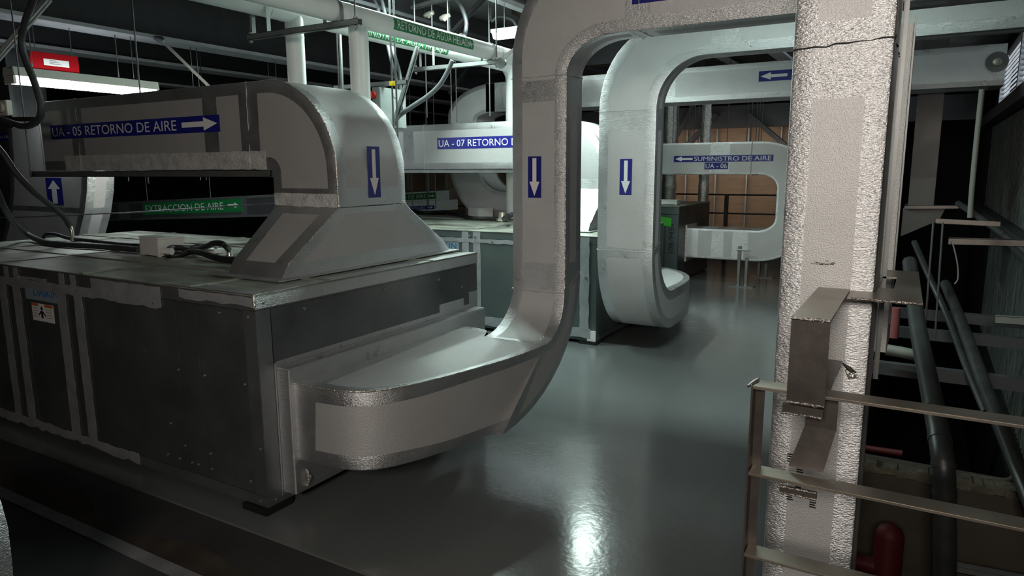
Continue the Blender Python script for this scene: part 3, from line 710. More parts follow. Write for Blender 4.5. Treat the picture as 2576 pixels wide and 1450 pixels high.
# patch, dent and small print near its foot
mbp = MB()
for (px, py) in ((-0.315, 0.66), (-0.315, 0.60), (-0.285, 0.63), (-0.285, 0.57), (-0.245, 0.65), (-0.245, 0.59), (-0.24, 0.52), (-0.31, 0.53)):
    mbp = MB()
    for k in range(4): mbp.quad((px, Y0-0.0006, py+k*0.008), (px+0.020, Y0-0.0006, py+k*0.008), (px+0.020-0.004*(k % 2), Y0-0.0006, py+k*0.008+0.005), (px, Y0-0.0006, py+k*0.008+0.005))
    mbp.build('printed_mark', INK, t)
MB().tube([(-0.165, Y0-0.002, 0.99), (-0.15, Y0-0.006, 0.975), (-0.125, Y0-0.002, 0.972)], [0.003, 0.012, 0.003], 6).build('torn_tape', SEAM, t, smooth=True)
MB().tube([(-0.175, Y0-0.001, 1.01), (-0.155, Y0-0.003, 0.995), (-0.135, Y0-0.001, 0.985)], [0.002, 0.008, 0.002], 6).build('tear', INK, t, smooth=True)
mbp = MB()
for k in range(16):
    x_ = -0.285+0.06*random.random(); z_ = 1.312+random.gauss(0, 0.004); mbp.quad((x_, Y0-0.0006, z_), (x_+0.012, Y0-0.0006, z_), (x_+0.011, Y0-0.0006, z_+0.0016), (x_+0.001, Y0-0.0006, z_+0.0016))
mbp.build('scuff_marks', INK, t)

# angle iron and second vertical duct right behind
o = MB().obox((0, 0, 0), (0.001, 0, 0), (0, 0.001, 0), (0, 0, 0.001))
a0 = at(2262, 300, 'y', 2.66); 
ai = MB(); xA = -0.103
ai.box(xA, xA+0.016, 2.64, 2.644, 0.88, CZ-0.01); ai.box(xA, xA+0.004, 2.64, 2.68, 0.88, CZ-0.01)
tag(ai.build('angle_iron', ROD), 'zinc angle iron upright beside the big bright duct', 'upright')
t = thing('vertical_air_duct', (-0.08, 3.1, -1.2), 'narrow foil vertical duct half hidden behind the big bright duct', 'air duct')
pa = Vector((-0.10, 3.05, 2)); pb = Vector((-0.080, 3.05, 2))
fr = []
for z, j in ((0.88, 0), (0.98, 1), (1.05, 0), (1.72, 1), (1.76, 0), (2.07, 1), (2.12, 0)):
    fr.append(([(pa.x-0.06, 3.05, z), (pb.x, 3.05, z), (pb.x, 3.35, z), (pa.x-0.06, 3.35, z)], j))
duct(fr, 'duct_body', t, tw=0.03, mats=[FOIL, FOIL])
MB().box(pb.x, pb.x+0.006, 3.035, 3.05, 1.0, 2.14).build('corner_angle', ROD, t)

# ================================================================== STEEL BRACKET AND RAILING
t = thing('steel_bracket', (-0.21, 1.9, 0.83), 'dark welded steel bracket standing on the railing in front of the bright duct', 'bracket')
z0, z1 = 1.036, 1.244
MB().box(-0.254, -0.167, 1.775, 1.781, z0-0.006, z1-0.003).build('end_plate', STEEL, t)
MB().box(-0.254, -0.167, 1.781, 2.27, z1-0.006, z1).build('top_flange', STEELT, t)
MB().box(-0.254, -0.167, 1.781, 2.20, z0, z0+0.006).build('bottom_flange', STEEL, t)
MB().box(-0.254, -0.248, 1.781, 2.27, z0+0.006, z1-0.006).build('web', STEEL, t)
MB().box(-0.262, -0.169, 1.776, 1.792, 1.000, 1.022).build('seat_bar', STEEL, t)
def bead(a, b, r=0.004, n=16):
    a, b = Vector(a), Vector(b); mb = MB()
    pts = [a.lerp(b, k/n)+Vector((0, 0, random.uniform(-.0012, .0012))) for k in range(n+1)]
    mb.tube(pts, [r*random.uniform(0.75, 1.2) for _ in pts], 8); return mb.build('weld_bead', WELD, t, smooth=True)
bead((-0.254, 1.775, z1-0.003), (-0.167, 1.775, z1-0.003)); bead((-0.252, 1.775, z0-0.006), (-0.168, 1.775, z0-0.006)); bead((-0.262, 1.776, 1.000), (-0.169, 1.776, 1.000), 0.003)
# stem and kicked-back foot below the top rail
MB().box(-0.218, -0.144, 1.862, 1.868, 0.94, 1.036).build('stem', STEEL, t)
MB().prism([(-0.218, 1.862, 0.945), (-0.144, 1.862, 0.945), (-0.166, 1.852, 0.832), (-0.250, 1.852, 0.832)], (0, 0.006, 0)).build('foot', STEEL, t)
MB().box(-0.258, -0.171, 1.782, 1.796, 0.785, 0.802).build('seat_bar', STEEL, t); bead((-0.258, 1.782, 0.803), (-0.171, 1.782, 0.803), 0.003); bead((-0.258, 1.782, 0.786), (-0.171, 1.782, 0.786), 0.003)
# horizontal plate with a square hole, right of the duct
t = thing('steel_plate', (-0.05, 2.45, 1.24), 'flat steel plate with a square cut-out beside the bright duct', 'plate')
mb = MB(); z_ = 1.238
A_ = at(2120, 738, 'z', z_); B_ = at(2322, 757, 'z', z_); C_ = at(2311, 684, 'z', z_); D_ = at(2200, 679, 'z', z_)
xh0, xh1 = at(2211, 722, 'z', z_).x, at(2250, 722, 'z', z_).x
yh0, yh1 = 2.38, 2.64
yb = A_.y; yt = C_.y
mb.box(-0.166, xh0, 2.165, 2.29, z_-0.006, z_); mb.box(xh0, xh1, 2.165, yh0, z_-0.006, z_); mb.box(xh0, xh1, yh1, yt, z_-0.006, z_)
mb.box(-0.100, xh0, 2.29, yt, z_-0.006, z_)
mb.prism([(xh1, 2.165, z_-0.006), (B_.x, 2.165, z_-0.006), (C_.x, yt, z_-0.006), (xh1, yt, z_-0.006)], (0, 0, 0.006))
mb.build('plate', STEELT, t)
mb = MB(); pts = [Vector((-0.166, 2.165, z_-0.004)).lerp(Vector((B_.x, 2.165, z_-0.004)), k/24) for k in range(25)]
mb.tube(pts, [0.0045*random.uniform(0.7, 1.3) for _ in pts], 8).build('weld_bead', WELD, t, smooth=True)

t = thing('railing', (0.1, 1.82, 0), 'dark steel railing of flat bars along the edge of the shaft', 'railing')
for z in (1.052, 0.818, 0.588): MB().box(-0.338, 2.6, 1.79, 1.853, z-0.008, z).build('rail_bar', STEELT, t, bevel=0.0015)
mb = MB(); mb.box(-0.345, -0.318, 1.846, 1.851, 0, 1.044); mb.box(-0.345, -0.340, 1.806, 1.851, 0, 1.044); mb.build('post', STEEL, t)
mb = MB(); mb.box(1.3, 1.34, 1.846, 1.851, 0, 1.044); mb.box(1.3, 1.305, 1.806, 1.851, 0, 1.044); mb.build('post', STEEL, t)
MB().tube([(-0.352, 1.80, 1.046), (-0.34, 1.82, 1.055), (-0.335, 1.845, 1.056)], [0.004, 0.006, 0.004], 6).build('weld_bead', WELD, t, smooth=True)

# ================================================================== WHITE CHILLED WATER PIPES
PR = 0.074
def pipe(x, z, ydrop, yend, enddrop, label, R=PR, y0=0.3):
    t = thing('chilled_water_pipe', (x, ydrop, 0.5), label, 'pipe', 'white chilled water pipes')
    if enddrop:
        pts = [(x, y0, z), (x, yend-0.18, z)]+[(x, yend-0.18+0.18*math.sin(PI/2*k/6), z-0.18+0.18*math.cos(PI/2*k/6)) for k in range(1, 7)]+[(x, yend, 1.008)]
    else: pts = [(x, y0, z), (x, yend, z)]
    MB().tube(pts, R, 28).build('main_run', PIPEW, t, smooth=True)
    MB().tube([(x, ydrop, z-0.02), (x, ydrop, z-R-0.06), (x, ydrop, 0.5)], R*0.95, 28).build('drop_leg', PIPEW, t, smooth=True)
    for zz in (1.86, z-R-0.10): MB().tube([(x, ydrop, zz-0.004), (x, ydrop, zz+0.004)], R*0.95+0.002, 28, caps=False).build('jacket_seam', PIPEW, t, smooth=True)
    for yy in (ydrop-0.25, ydrop-0.12, 5.9): MB().tube([(x, yy-0.012, z), (x, yy+0.012, z)], R+0.003, 28, caps=False).build('pipe_band', PIPEW, t, smooth=True)
    return t
P1 = pipe(-3.60, 2.680, 3.985, 7.38, True, 'front white pipe with RETORNO DE AGUA HELADA on a green band')
P2 = pipe(-4.32, 2.795, 4.06, 7.40, True, 'rear white pipe with a partly hidden green SUMINISTRO band, turning down at its end')
g = pipe_band(P1, 'green_band', -3.60, 2.680, PR, 4.30, 5.38, -32, 36, GREENV)
pipe_lettering(P1, 'RETORNO DE AGUA HELADA', -3.60, 2.680, PR, 4.34, 5.35, -22, 26, WHITEV)
g = pipe_band(P2, 'green_band', -4.32, 2.795, PR, 4.62, 6.02, -48, 20, GREENV)
pipe_lettering(P2, 'SUMINISTRO DE AGUA HELADA', -4.32, 2.795, PR, 4.66, 5.99, -38, 10, WHITEV)
pipe_band(P2, 'green_arrow_band', -4.32, 2.795, PR, 6.75, 7.05, -35, 0, GREENV)
mb = MB()
for tri in (((6.79, -20), (6.93, -20), (6.93, -12), (6.79, -12)), ((6.93, -28), (7.03, -16), (6.93, -4))):
    mb.poly([(-4.32+(PR+.003)*math.cos(math.radians(a)), y_, 2.795+(PR+.003)*math.sin(math.radians(a))) for y_, a in tri])
mb.build('arrow_mark', WHITEV, P2)

# trapeze hangers for the pipes
def trapeze(y, x0, x1, z, label, clamps, rods):
    t = thing('pipe_hanger', ((x0+x1)/2, y, z), label, 'hanger', 'strut hangers under the white pipes')
    MB().channel((x0, y, z), (x1, y, z), 0.041, 0.041, up=(0, 0, -1)).build('strut', STRUT, t)
    for x in rods:
        MB().cyl((x, y, z-0.05), (x, y, CZ-0.002), 0.006, 8).build('threaded_rod', ROD, t, smooth=True)
        for dz in (-0.032, 0.03): MB().cyl((x, y, z+dz-0.006), (x, y, z+dz+0.006), 0.014, 6).build('nut', STRUT, t)
    for (xc, zc_) in clamps:
        n = 22; mb = MB(); R_ = PR+0.006
        pts = [(xc-R_, y, z+0.02)]+[(xc+R_*math.cos(PI-PI*k/n), y, zc_+R_*math.sin(PI-PI*k/n)) for k in range(n+1)]+[(xc+R_, y, z+0.02)]
        for a, b in zip(pts, pts[1:]): mb.bar(a, b, 0.035, 0.003, up=(0, 1, 0.001))
        mb2 = MB()
        for a, b in zip(pts, pts[1:]):
            mb2.quad((a[0], y-0.018, a[2]), (b[0], y-0.018, b[2]), (b[0], y+0.018, b[2]), (a[0], y+0.018, a[2]))
        mb2.build('pipe_clamp', STRUT, t)
    return t
trapeze(3.74, -4.46, -3.36, 2.582, 'zinc strut hanger under both white pipes, close to the two drop legs', [(-3.60, 2.680), (-4.32, 2.795)], (-3.40, -4.44))
trapeze(5.75, -4.50, -3.46, 2.582, 'zinc strut hanger under both white pipes, at the far end of the green lettering', [(-3.60, 2.680), (-4.32, 2.795)], (-3.52, -4.46))
o = thing('sway_brace', (-3.46, 5.75, 2.57), 'slanted zinc sway brace with a round foot at the far pipe hanger', 'brace')
MB().channel((-3.44, 5.73, 2.60), (-2.72, 6.28, CZ-0.04), 0.041, 0.03).build('strut', STRUT, o)
MB().cyl((-3.44, 5.69, 2.56), (-3.44, 5.715, 2.56), 0.05, 20).build('foot', STRUT, o, smooth=True)

# ================================================================== LAMPS AND SIGN ON THE LEFT
t = thing('fluorescent_lamp', (-6.82, 3.8, 2.40), 'lit fluorescent lamp over the left end of the nearest return duct', 'lamp', 'fluorescent lamps')
pA = at(22, 200, 'x', -6.82); pB = at(388, 238, 'x', -6.82)
zT = (pA.z+pB.z)/2+0.0
MB().prism([(-6.90, pA.y, zT+0.11), (-6.74, pA.y, zT+0.11), (-6.72, pA.y, zT+0.035), (-6.92, pA.y, zT+0.035)], (0, pB.y-pA.y, 0)).build('housing', LAMPB, t, bevel=0.003)
for x in (-6.87, -6.77): MB().cyl((x, pA.y+0.02, zT), (x, pB.y-0.02, zT), 0.026, 14).build('tube', TUBE, t, smooth=True)
for yy in (pA.y+0.01, pB.y-0.01): MB().box(-6.90, -6.74, yy-0.01, yy+0.01, zT-0.03, zT+0.04).build('tube_socket', LAMPB, t)
for yy in (pA.y+0.2, pB.y-0.2): MB().cyl((-6.82, yy, zT+0.11), (-6.82, yy, 2.90), 0.004, 8).build('hanger_rod', ROD, t)
lx = (-6.82, (pA.y+pB.y)/2, zT-0.06)
l = bpy.data.lights.new('lamp_glow', 'AREA'); l.shape = 'RECTANGLE'; l.size = 0.12; l.size_y = 1.1; l.energy = 14; l.color = (0.9, 0.97, 1)
lo_ = bpy.data.objects.new('lamp_glow', l); COL.objects.link(lo_); lo_.location = Vector(lx)-Vector(t.location); lo_.parent = t
l = bpy.data.lights.new('lamp_glow_above', 'AREA'); l.shape = 'RECTANGLE'; l.size = 0.14; l.size_y = 1.1; l.energy = 1.3; l.color = (0.9, 0.97, 1)
lo_ = bpy.data.objects.new('lamp_glow_above', l); COL.objects.link(lo_); lo_.location = Vector((-6.82, lx[1], zT+0.135))-Vector(t.location); lo_.rotation_euler = (PI, 0, 0); lo_.parent = t
# lit lamp near the pipes
pc = at(1244, 92, 'y', 6.5)
t = thing('fluorescent_lamp', pc, 'lit lamp hanging just left of the front riser elbow', 'lamp', 'fluorescent lamps')
MB().box(pc.x, pc.x+1.2, 6.42, 6.58, pc.z+0.025, pc.z+0.06).build('housing', LAMPB, t, bevel=0.003)
MB().prism([(pc.x+0.01, 6.43, pc.z+0.025), (pc.x+0.01, 6.57, pc.z+0.025), (pc.x+0.01, 6.54, pc.z-0.03), (pc.x+0.01, 6.46, pc.z-0.03)], (1.18, 0, 0)).build('diffuser', LIT2, t)
for xx in (0.12, 1.0): MB().cyl((pc.x+xx, 6.5, pc.z+0.06), (pc.x+xx, 6.5, CZ-0.002), 0.004, 8).build('hanger_rod', ROD, t)
# red plate
t = thing('red_sign', (-6.9, 3.65, 2.5), 'red sign plate with a small white notice above the lit lamp', 'sign')
a = at(78, 170, 'x', -6.9); b = at(200, 188, 'x', -6.9); c = at(200, 146, 'x', -6.9)
rs = plate(t, 'plate', (-6.9, a.y, (a.z+b.z)/2), YP, ZP, b.y-a.y, c.z-b.z, RED, 0.004)
a2 = at(110, 162, 'x', -6.9); b2 = at(174, 171, 'x', -6.9); c2 = at(174, 155, 'x', -6.9)
nt_ = plate(rs, 'notice', (-6.896, a2.y, b2.z), YP, ZP, b2.y-a2.y, c2.z-b2.z, PAPER, 0.001)
mbp = MB()
for k in range(3):
    z_ = b2.z+(c2.z-b2.z)*(0.25+0.25*k); mbp.quad((-6.8945, a2.y+0.05, z_), (-6.8945, a2.y+0.15-0.02*k, z_), (-6.8945, a2.y+0.15-0.02*k, z_+0.006), (-6.8945, a2.y+0.05, z_+0.006))
mbp.build('print_lines', GREYTXT, rs)
for yy in (a.y+0.05, b.y-0.05): MB().cyl((-6.902, yy, c.z-0.02), (-6.902, yy, 2.90), 0.004, 8).build('hanger_wire', ROD, t)

# ================================================================== LEFT SIDE: riser with up arrow, ducts behind
def px(p, y): return at(p[0], p[1], 'y', y)
t = thing('supply_air_duct', (-7.2, 3.7, 0.6), 'foil riser with an up arrow behind the left end of the nearest unit', 'air duct', 'supply ducts')
Y0, Y1 = 3.55, 3.80
fr = []
xr = at(220, 440, 'y', Y0).x; xl = at(25, 440, 'y', Y0).x
for z, d, j in ((0.62, -0.62, 0), (0.80, -0.42, 0), (1.02, -0.245, 0), (1.15, -0.165, 0), (1.22, -0.12, 1), (1.27, -0.10, 0), (1.42, -0.04, 0), (1.60, 0.0, 0), (1.75, 0.03, 0), (2.02, 0.05, 0)):
    fr.append(([(xl+d, Y0, z), (xr+d, Y0, z), (xr+d, Y1, z), (xl+d, Y1, z)], j))
duct(fr, 'duct_body', t, tw=0.09)
p = at(113, 515, 'y', Y0-0.03); q = at(145, 448, 'y', Y0-0.03)
s = plate(t, 'arrow_sign', (p.x, Y0, p.z), XP, ZP, q.x-p.x, q.z-p.z, BLUE)
arrow(s, (p.x+0.03, Y0, p.z+0.01), XP, ZP, q.x-p.x-0.06, q.z-p.z-0.03, WHITEV, 'up')
t = thing('vertical_air_duct', (-9.3, 4.4, 0), 'grey vertical duct at the far left edge with a cropped blue sign', 'air duct')
xr = at(24, 240, 'y', 4.2).x
duct([([(xr-1.4, 4.2, z), (xr, 4.2, z), (xr, 4.6, z), (xr-1.4, 4.6, z)], 0) for z in (0.3, 1.6, CZ-0.01)], 'duct_body', t, mats=[DARKDUCT, DARKDUCT])
p = px((-40, 357), 4.2); q = px((41, 333), 4.2)
s = plate(t, 'direction_sign', (p.x, 4.2, p.z), XP, ZP, xr-p.x-0.005, q.z-p.z, BLUE)
lettering(s, 'RETORNO DE AI', (p.x+0.02, 4.2, p.z+0.03), XP, ZP, xr-p.x-0.03, q.z-p.z-0.06, WHITEV, off=0.0028)
# extraction duct
t = thing('extraction_duct', (-8.5, 6.2, 0.9), 'pale horizontal duct with a green EXTRACCION DE AIRE sign seen under the nearest return duct', 'air duct', 'extraction ducts')
Y0 = 6.0; a, b = px((250, 534), Y0), px((695, 517), Y0); hh = 0.135
fr = []
for k, j in ((0, 0), (0.13, 1), (0.20, 0), (0.83, 1), (0.86, 0), (1.0, 0)):
    c = a.lerp(b, k); fr.append(([(c.x, Y0, c.z-hh), (c.x, Y0+0.35, c.z-hh), (c.x, Y0+0.35, c.z+hh), (c.x, Y0, c.z+hh)], j))
duct(fr, 'duct_body', t, tw=0.03, mats=[DARKDUCT, STRUT])
for k in (0.25, 0.62, 0.95):
    c = a.lerp(b, k); MB().cyl((c.x, Y0+0.17, c.z+hh), (c.x, Y0+0.17, CZ-0.002), 0.006, 8).build('hanger_rod', ROD, t, smooth=True)
d = (b-a).normalized(); vv = Vector((-d.z, 0, d.x))
p = px((362, 541), Y0); w_ = (px((610, 527), Y0)-p).length
s = plate(t, 'direction_sign', p, d, vv, w_, 0.165, GREENV)
lettering(s, 'EXTRACCION DE AIRE', p+d*0.06+vv*0.035, d, vv, w_*0.80, 0.095, WHITEV, off=0.0028)
arrow(s, p+d*w_*0.87+vv*0.045, d, vv, w_*0.10, 0.08, WHITEV)
o = MB().tube([px((-60, 551), 3.5), px((330, 535), 3.46), px((690, 512), 3.44)], 0.005, 8).build('stay_wire', ROD, smooth=True)
tag(o, 'thin taut wire crossing behind the nearest return duct and its hood', 'wire')

# lamp side strut: slotted zinc strut, its bright lighting put in as white paint
o = MB().channel(px((-10, 150), 2.9), px((122, -4), 2.9), 0.041, 0.041).build('slotted_strut', PIPEW); tag(o, 'slanted zinc strut crossing the top left corner', 'strut')

# flexible conduits and cables on the near unit
def cable(name, pts, r, m, label, cat, group=None, n=10):
    return tag(MB().tube(pts, r, n, smooth=6).build(name, m, smooth=True), label, cat, group)
YC = 2.45
cable('flexible_conduit', [px(q, YC) for q in ((92, -20), (76, 20), (62, 60), (54, 105), (64, 150), (84, 200), (100, 250), (103, 285), (90, 308), (62, 318), (30, 310), (2, 300), (-30, 296))], 0.021, FLEX,
      'dark flexible conduit looping down past the left end of the lit lamp', 'conduit', 'flexible conduits')
e = at(183, 598, 'z', 1.06)
cable('flexible_conduit', [px((-25, 350), 2.5), px((8, 388), 2.55), px((40, 435), 2.6), px((80, 478), 2.7), px((125, 515), 2.85), px((160, 545), 2.95), px((176, 570), 3.0)], 0.022, FLEX,
      'dark flexible conduit arching down onto the back left of the nearest unit', 'conduit', 'flexible conduits')
g = px((181, 590), 3.0)
cable('conduit_connector', [px((176, 568), 3.0), px((180, 580), 3.0), Vector((g.x, 3.0, 1.06))], 0.017, BRASS, 'shiny connector where the arching conduit meets the nearest unit', 'connector')
zt = 1.074
cable('flexible_conduit', [px((-30, 430), 2.35), px((-8, 480), 2.4), px((12, 525), 2.5)]+[at(*q, 'z', z_) for q, z_ in (((38, 565), 1.2), ((72, 592), 1.10), ((115, 610), zt), ((170, 616), zt), ((230, 619), zt), ((300, 624), zt), ((350, 629), zt))], 0.022, FLEX,
      'dark flexible conduit lying on the nearest unit into the white junction box', 'conduit', 'flexible conduits')
cable('black_cable', [at(*q, 'z', z_) for q, z_ in (((108, 600), 1.066), ((118, 590), 1.10), ((140, 590), 1.10), ((175, 600), 1.075), ((230, 606), 1.07), ((290, 613), 1.07), ((352, 618), 1.075))], 0.015, BLACK,
      'thin black cable beside the conduit left of the white junction box', 'cable', 'black cables on the nearest unit')
# junction box
def jbox(name, A, B, C, z0, h, label, lid=0.012):
    A, B, C = Vector(A), Vector(B), Vector(C); u = (B-A); v = (C-B); v = v-u*(v.dot(u)/u.dot(u))
    c = A+u/2+v/2; t = thing(name, (c.x, c.y, z0), label, 'junction box', 'junction boxes on the units')
    MB().obox((c.x, c.y, z0+0.006+(h-lid-0.006)/2), u/2, v/2, (0, 0, (h-lid-0.006)/2)).build('box', JBOX, t, bevel=0.004)
    MB().obox((c.x, c.y, z0+h-lid/2), u*0.515, v*0.515, (0, 0, lid/2)).build('lid', JBOX, t, bevel=0.003)
    for i in (-0.42, 0.42):
        for j in (-0.42, 0.42): MB().obox((c.x+u.x*i+v.x*j, c.y+u.y*i+v.y*j, z0+0.0035), u*0.05, v*0.05, (0, 0, 0.0035)).build('foot', JBOX, t)
    return t, u, v, c
A_ = at(353, 641, 'z', 1.05); B_ = at(400, 648, 'z', 1.05); C_ = at(437, 637, 'z', 1.05)
jb, u_, v_, c_ = jbox('junction_box', A_, B_, C_, 1.05, 0.125, 'white plastic junction box on top of the nearest unit')
gl = c_+u_*0.5; gl.z = 1.09
gl = at(416, 633, 'z', 1.095)
MB().cyl(gl+Vector((-0.03, 0, 0)), gl+Vector((0.04, 0.02, 0)), 0.022, 12).build('cable_gland', JBOX, jb, smooth=True)
cable('black_cable', [at(*q, 'z', z_) for q, z_ in (((420, 632), 1.095), ((432, 624), 1.105), ((458, 624), 1.10), ((490, 628), 1.085), ((520, 620), 1.12), ((540, 612), 1.15), ((562, 615), 1.15), ((575, 628), 1.11))], 0.019, BLACK,
      'black cable rising in a loop to a metal gland near the hood', 'cable', 'black cables on the nearest unit')
cable('black_cable', [at(*q, 'z', z_) for q, z_ in (((420, 637), 1.085), ((426, 643), 1.065), ((450, 642), 1.065), ((480, 634), 1.08), ((505, 636), 1.09), ((540, 648), 1.075), ((575, 654), 1.068), ((606, 655), 1.07))], 0.020, BLACK,
      'thick black cable running from the junction box under the hood', 'cable', 'black cables on the nearest unit')
cable('black_cable', [at(*q, 'z', z_) for q, z_ in (((428, 617), 1.11), ((450, 620), 1.10), ((480, 622), 1.09), ((502, 618), 1.10), ((520, 630), 1.075))], 0.012, BLACK,
      'short thin black cable behind the junction box', 'cable', 'black cables on the nearest unit')
gp = at(578, 645, 'z', 1.062)
MBt = thing('cable_gland', gp, 'bright metal cable gland on the nearest unit beside the hood', 'gland')
MB().tube([gp, gp+Vector((0, 0, 0.045))], [0.02, 0.014], 12).build('gland_nut', BRASS, MBt, smooth=True)
MB().cyl(gp+Vector((0, 0, -0.004)), gp+Vector((0, 0, 0.004)), 0.05, 20).build('plate', STRUT, MBt, smooth=True)
sp = at(535, 636, 'z', 1.058)
st = thing('sensor', sp, 'small grey sensor with two screws inside the cable loop', 'sensor')
MB().box(sp.x-0.06, sp.x+0.07, sp.y-0.04, sp.y+0.05, 1.058, 1.085).build('body', JBOX, st, bevel=0.006)
for dx in (-0.03, 0.04): MB().cyl((sp.x+dx, sp.y, 1.085), (sp.x+dx, sp.y, 1.10), 0.012, 10).build('screw', BRASS, st, smooth=True)

# hanger rods and bracket at the left of the return duct
def rod(a, b, label, group, r=0.005, m=None, name='hanger_rod'):
    return tag(MB().cyl(a, b, r, 8).build(name, m or ROD, smooth=True), label, 'rod', group)
def vrod(x, y, ya, yb, Y, label, group, r=0.005, m=None):
    a, b = at(x, ya, 'y', Y), at(x, yb, 'y', Y); X_ = (a.x+b.x)/2
    return rod((X_, Y, min(a.z, b.z)), (X_, Y, min(CZ-0.002, max(a.z, b.z))), label, group, r, m)
for (pxx, yb, Y, lab) in ((76, 424, 2.80, 'thin hanger rod left of the UA - 05 sign on the nearest return duct'), (112, 424, 3.44, 'thin hanger rod beside the U of UA - 05 on the nearest return duct'),):
    f_ = at(pxx, yb, 'y', Y); rod((f_.x, Y, 1.57), (f_.x, Y, CZ-0.002), lab, 'hanger rods of the nearest return duct')
for (pxx, Y, lab) in ((350, 3.46, 'hanger rod rising behind the middle of the nearest return duct'), (500, 4.6, 'thin rod hanging from the beam left of the white drop legs'), (485, 4.6, 'thin rod just left of another, hanging from the beam left of the drop legs'), (300, 5.0, 'thin rod hanging behind the right half of the lit lamp'), (695, 4.9, 'short rod hanging just left of the rear drop leg')):
    f_ = at(pxx, 205, 'y', Y) if pxx == 350 else at(pxx, 205, 'x', -6.87); rod((f_.x, f_.y, 1.5), (f_.x, f_.y, 2.905 if pxx != 350 else CZ-0.002), lab, 'rods behind the nearest return duct', 0.006 if pxx == 350 else 0.005)
a, b = px((405, 100), 4.5), px((560, 215), 4.9)
o = thing('sway_brace', a, 'slanted zinc sway brace with an eye bracket, left of the white drop legs', 'brace')
MB().channel(a, b+Vector((0, 0, -0.15)), 0.041, 0.030).build('strut', STRUT, o)
MB().tube([a+Vector((-0.10, 0, 0.03)), a, a+Vector((0.05, 0, -0.02))], [0.02, 0.035, 0.02], 10).build('eye_bracket', STRUT, o, smooth=True)
a = px((0, 300), 2.62); b = px((95, 300), 2.62)
o = MB().channel(a, b, 0.041, 0.03).build('bracket_strut', STEEL); tag(o, 'short dark strut carrying the conduit loop at the left edge', 'strut')
o = thing('outlet_box', px((15, 272), 2.6), 'cream round outlet box at the left edge above the short dark strut', 'box')
p = px((14, 271), 2.6)
MB().box(p.x-0.06, p.x+0.055, 2.58, 2.62, p.z-0.055, p.z+0.05).build('plate', LAMPB, o, bevel=0.004)
MB().cyl((p.x, 2.56, p.z), (p.x, 2.58, p.z), 0.035, 18).build('cover', LAMPB, o, smooth=True)

# foil duct end on the floor at the lower left corner
t = thing('floor_duct', (-2.1, 0.80, -0.012), 'foil duct corner just showing at the lower left edge', 'air duct')
pr_ = [px(q, 0.92) for q in ((30, 1475), (24, 1400), (14, 1320), (-4, 1255), (-60, 1200))]
fr = []
pr_ = [p+Vector((0.02, 0, 0)) for p in pr_]
for p in [Vector((pr_[0].x+0.004, 0.92, -0.010))]+pr_: fr.append(([(p.x, 0.62, p.z), (p.x, 0.92, p.z), (p.x-0.5, 0.92, p.z), (p.x-0.5, 0.62, p.z)], 1))
duct(fr, 'duct_body', t)

# ================================================================== BEHIND: partition of sheathing and studs
wb = bpy.data.objects.new('wall_partition', None); COL.objects.link(wb); wb.location = (-4, 14.3, 0); struct(wb)
PY = 14.3; x = -12.0; k = 0
ztop = at(1740, 287, 'y', PY).z; zbot = 0.42; zlow = at(1850, 310, 'y', PY).z
while x < -1.3:
    zt_ = ztop if x < -4.1 or x > -2.2 else zlow
    MB().box(x, x+0.585, PY, PY+0.018, zbot, zt_).build('sheathing_panel', PLY, wb)
    MB().box(x+0.575, x+0.60, PY-0.10, PY, zbot, zt_).build('metal_stud', STUD, wb)
    MB().box(x, x+0.60, PY-0.08, PY, zt_, zt_+0.03).build('top_track', STUD, wb)
    x += 0.60; k += 1
MB().box(-12, -1.2, PY-0.11, PY-0.10, 1.62, 1.66).build('bridging_channel', STUD, wb)
MB().box(-12, -1.2, PY-0.2, PY+0.02, 0.0, zbot).build('sill', DARKPAINT, wb)
# dark braces in front of it
for a, b, lab in (((1722, 372), (1806, 288), 'dark diagonal brace leaning right, above the C-shaped duct'), ((1884, 288), (1990, 378), 'dark diagonal brace leaning left, above the right end of the C-shaped duct'), ((1745, 262), (1652, 440), 'thin dark diagonal tie at the left of the sheathed partition')):
    w_ = 0.16 if '1652' not in str(b) else 0.03
    o = MB().bar(px(a, 13.56), px(b, 13.56), 0.08, w_, up=(0, 1, 0.01)).build('diagonal_brace', DARKPAINT)
    if w_ > 0.1:
        pass
    tag(o, lab, 'brace', 'diagonal braces before the partition')
for xx in (1677, 1692, 1704, 1732, 1746, 1756, 1763, 1829, 1878, 1888, 1901, 1908, 1914):
    f_ = at(xx, 360, 'y', 11.6)
    rod((f_.x, 11.6, 1.97), (f_.x, 11.6, CZ-0.002), 'thin rod hanging in front of the sheathed partition above the C-shaped duct', 'thin rods above the C-shaped duct', 0.012 if xx == 1704 else 0.006)
# guard rail
t = thing('guard_rail', (-3, 12.4, 0), 'black guard rail in front of the sheathed partition, seen through the C-shaped duct', 'railing')
for yy in (490, 537):
    z_ = at(1827, yy, 'y', 12.4).z; MB().cyl((-9.5, 12.4, z_), (-1.2, 12.4, z_), 0.014, 8).build('rail_bar', BLACK, t, smooth=True)
zz = at(1827, 488, 'y', 12.4).z
for xx in (-9, -7.2, -5.2, at(1827, 520, 'y', 12.4).x, -1.3): MB().box(xx-0.03, xx+0.03, 12.37, 12.43, 0, zz).build('post', BLACK, t)
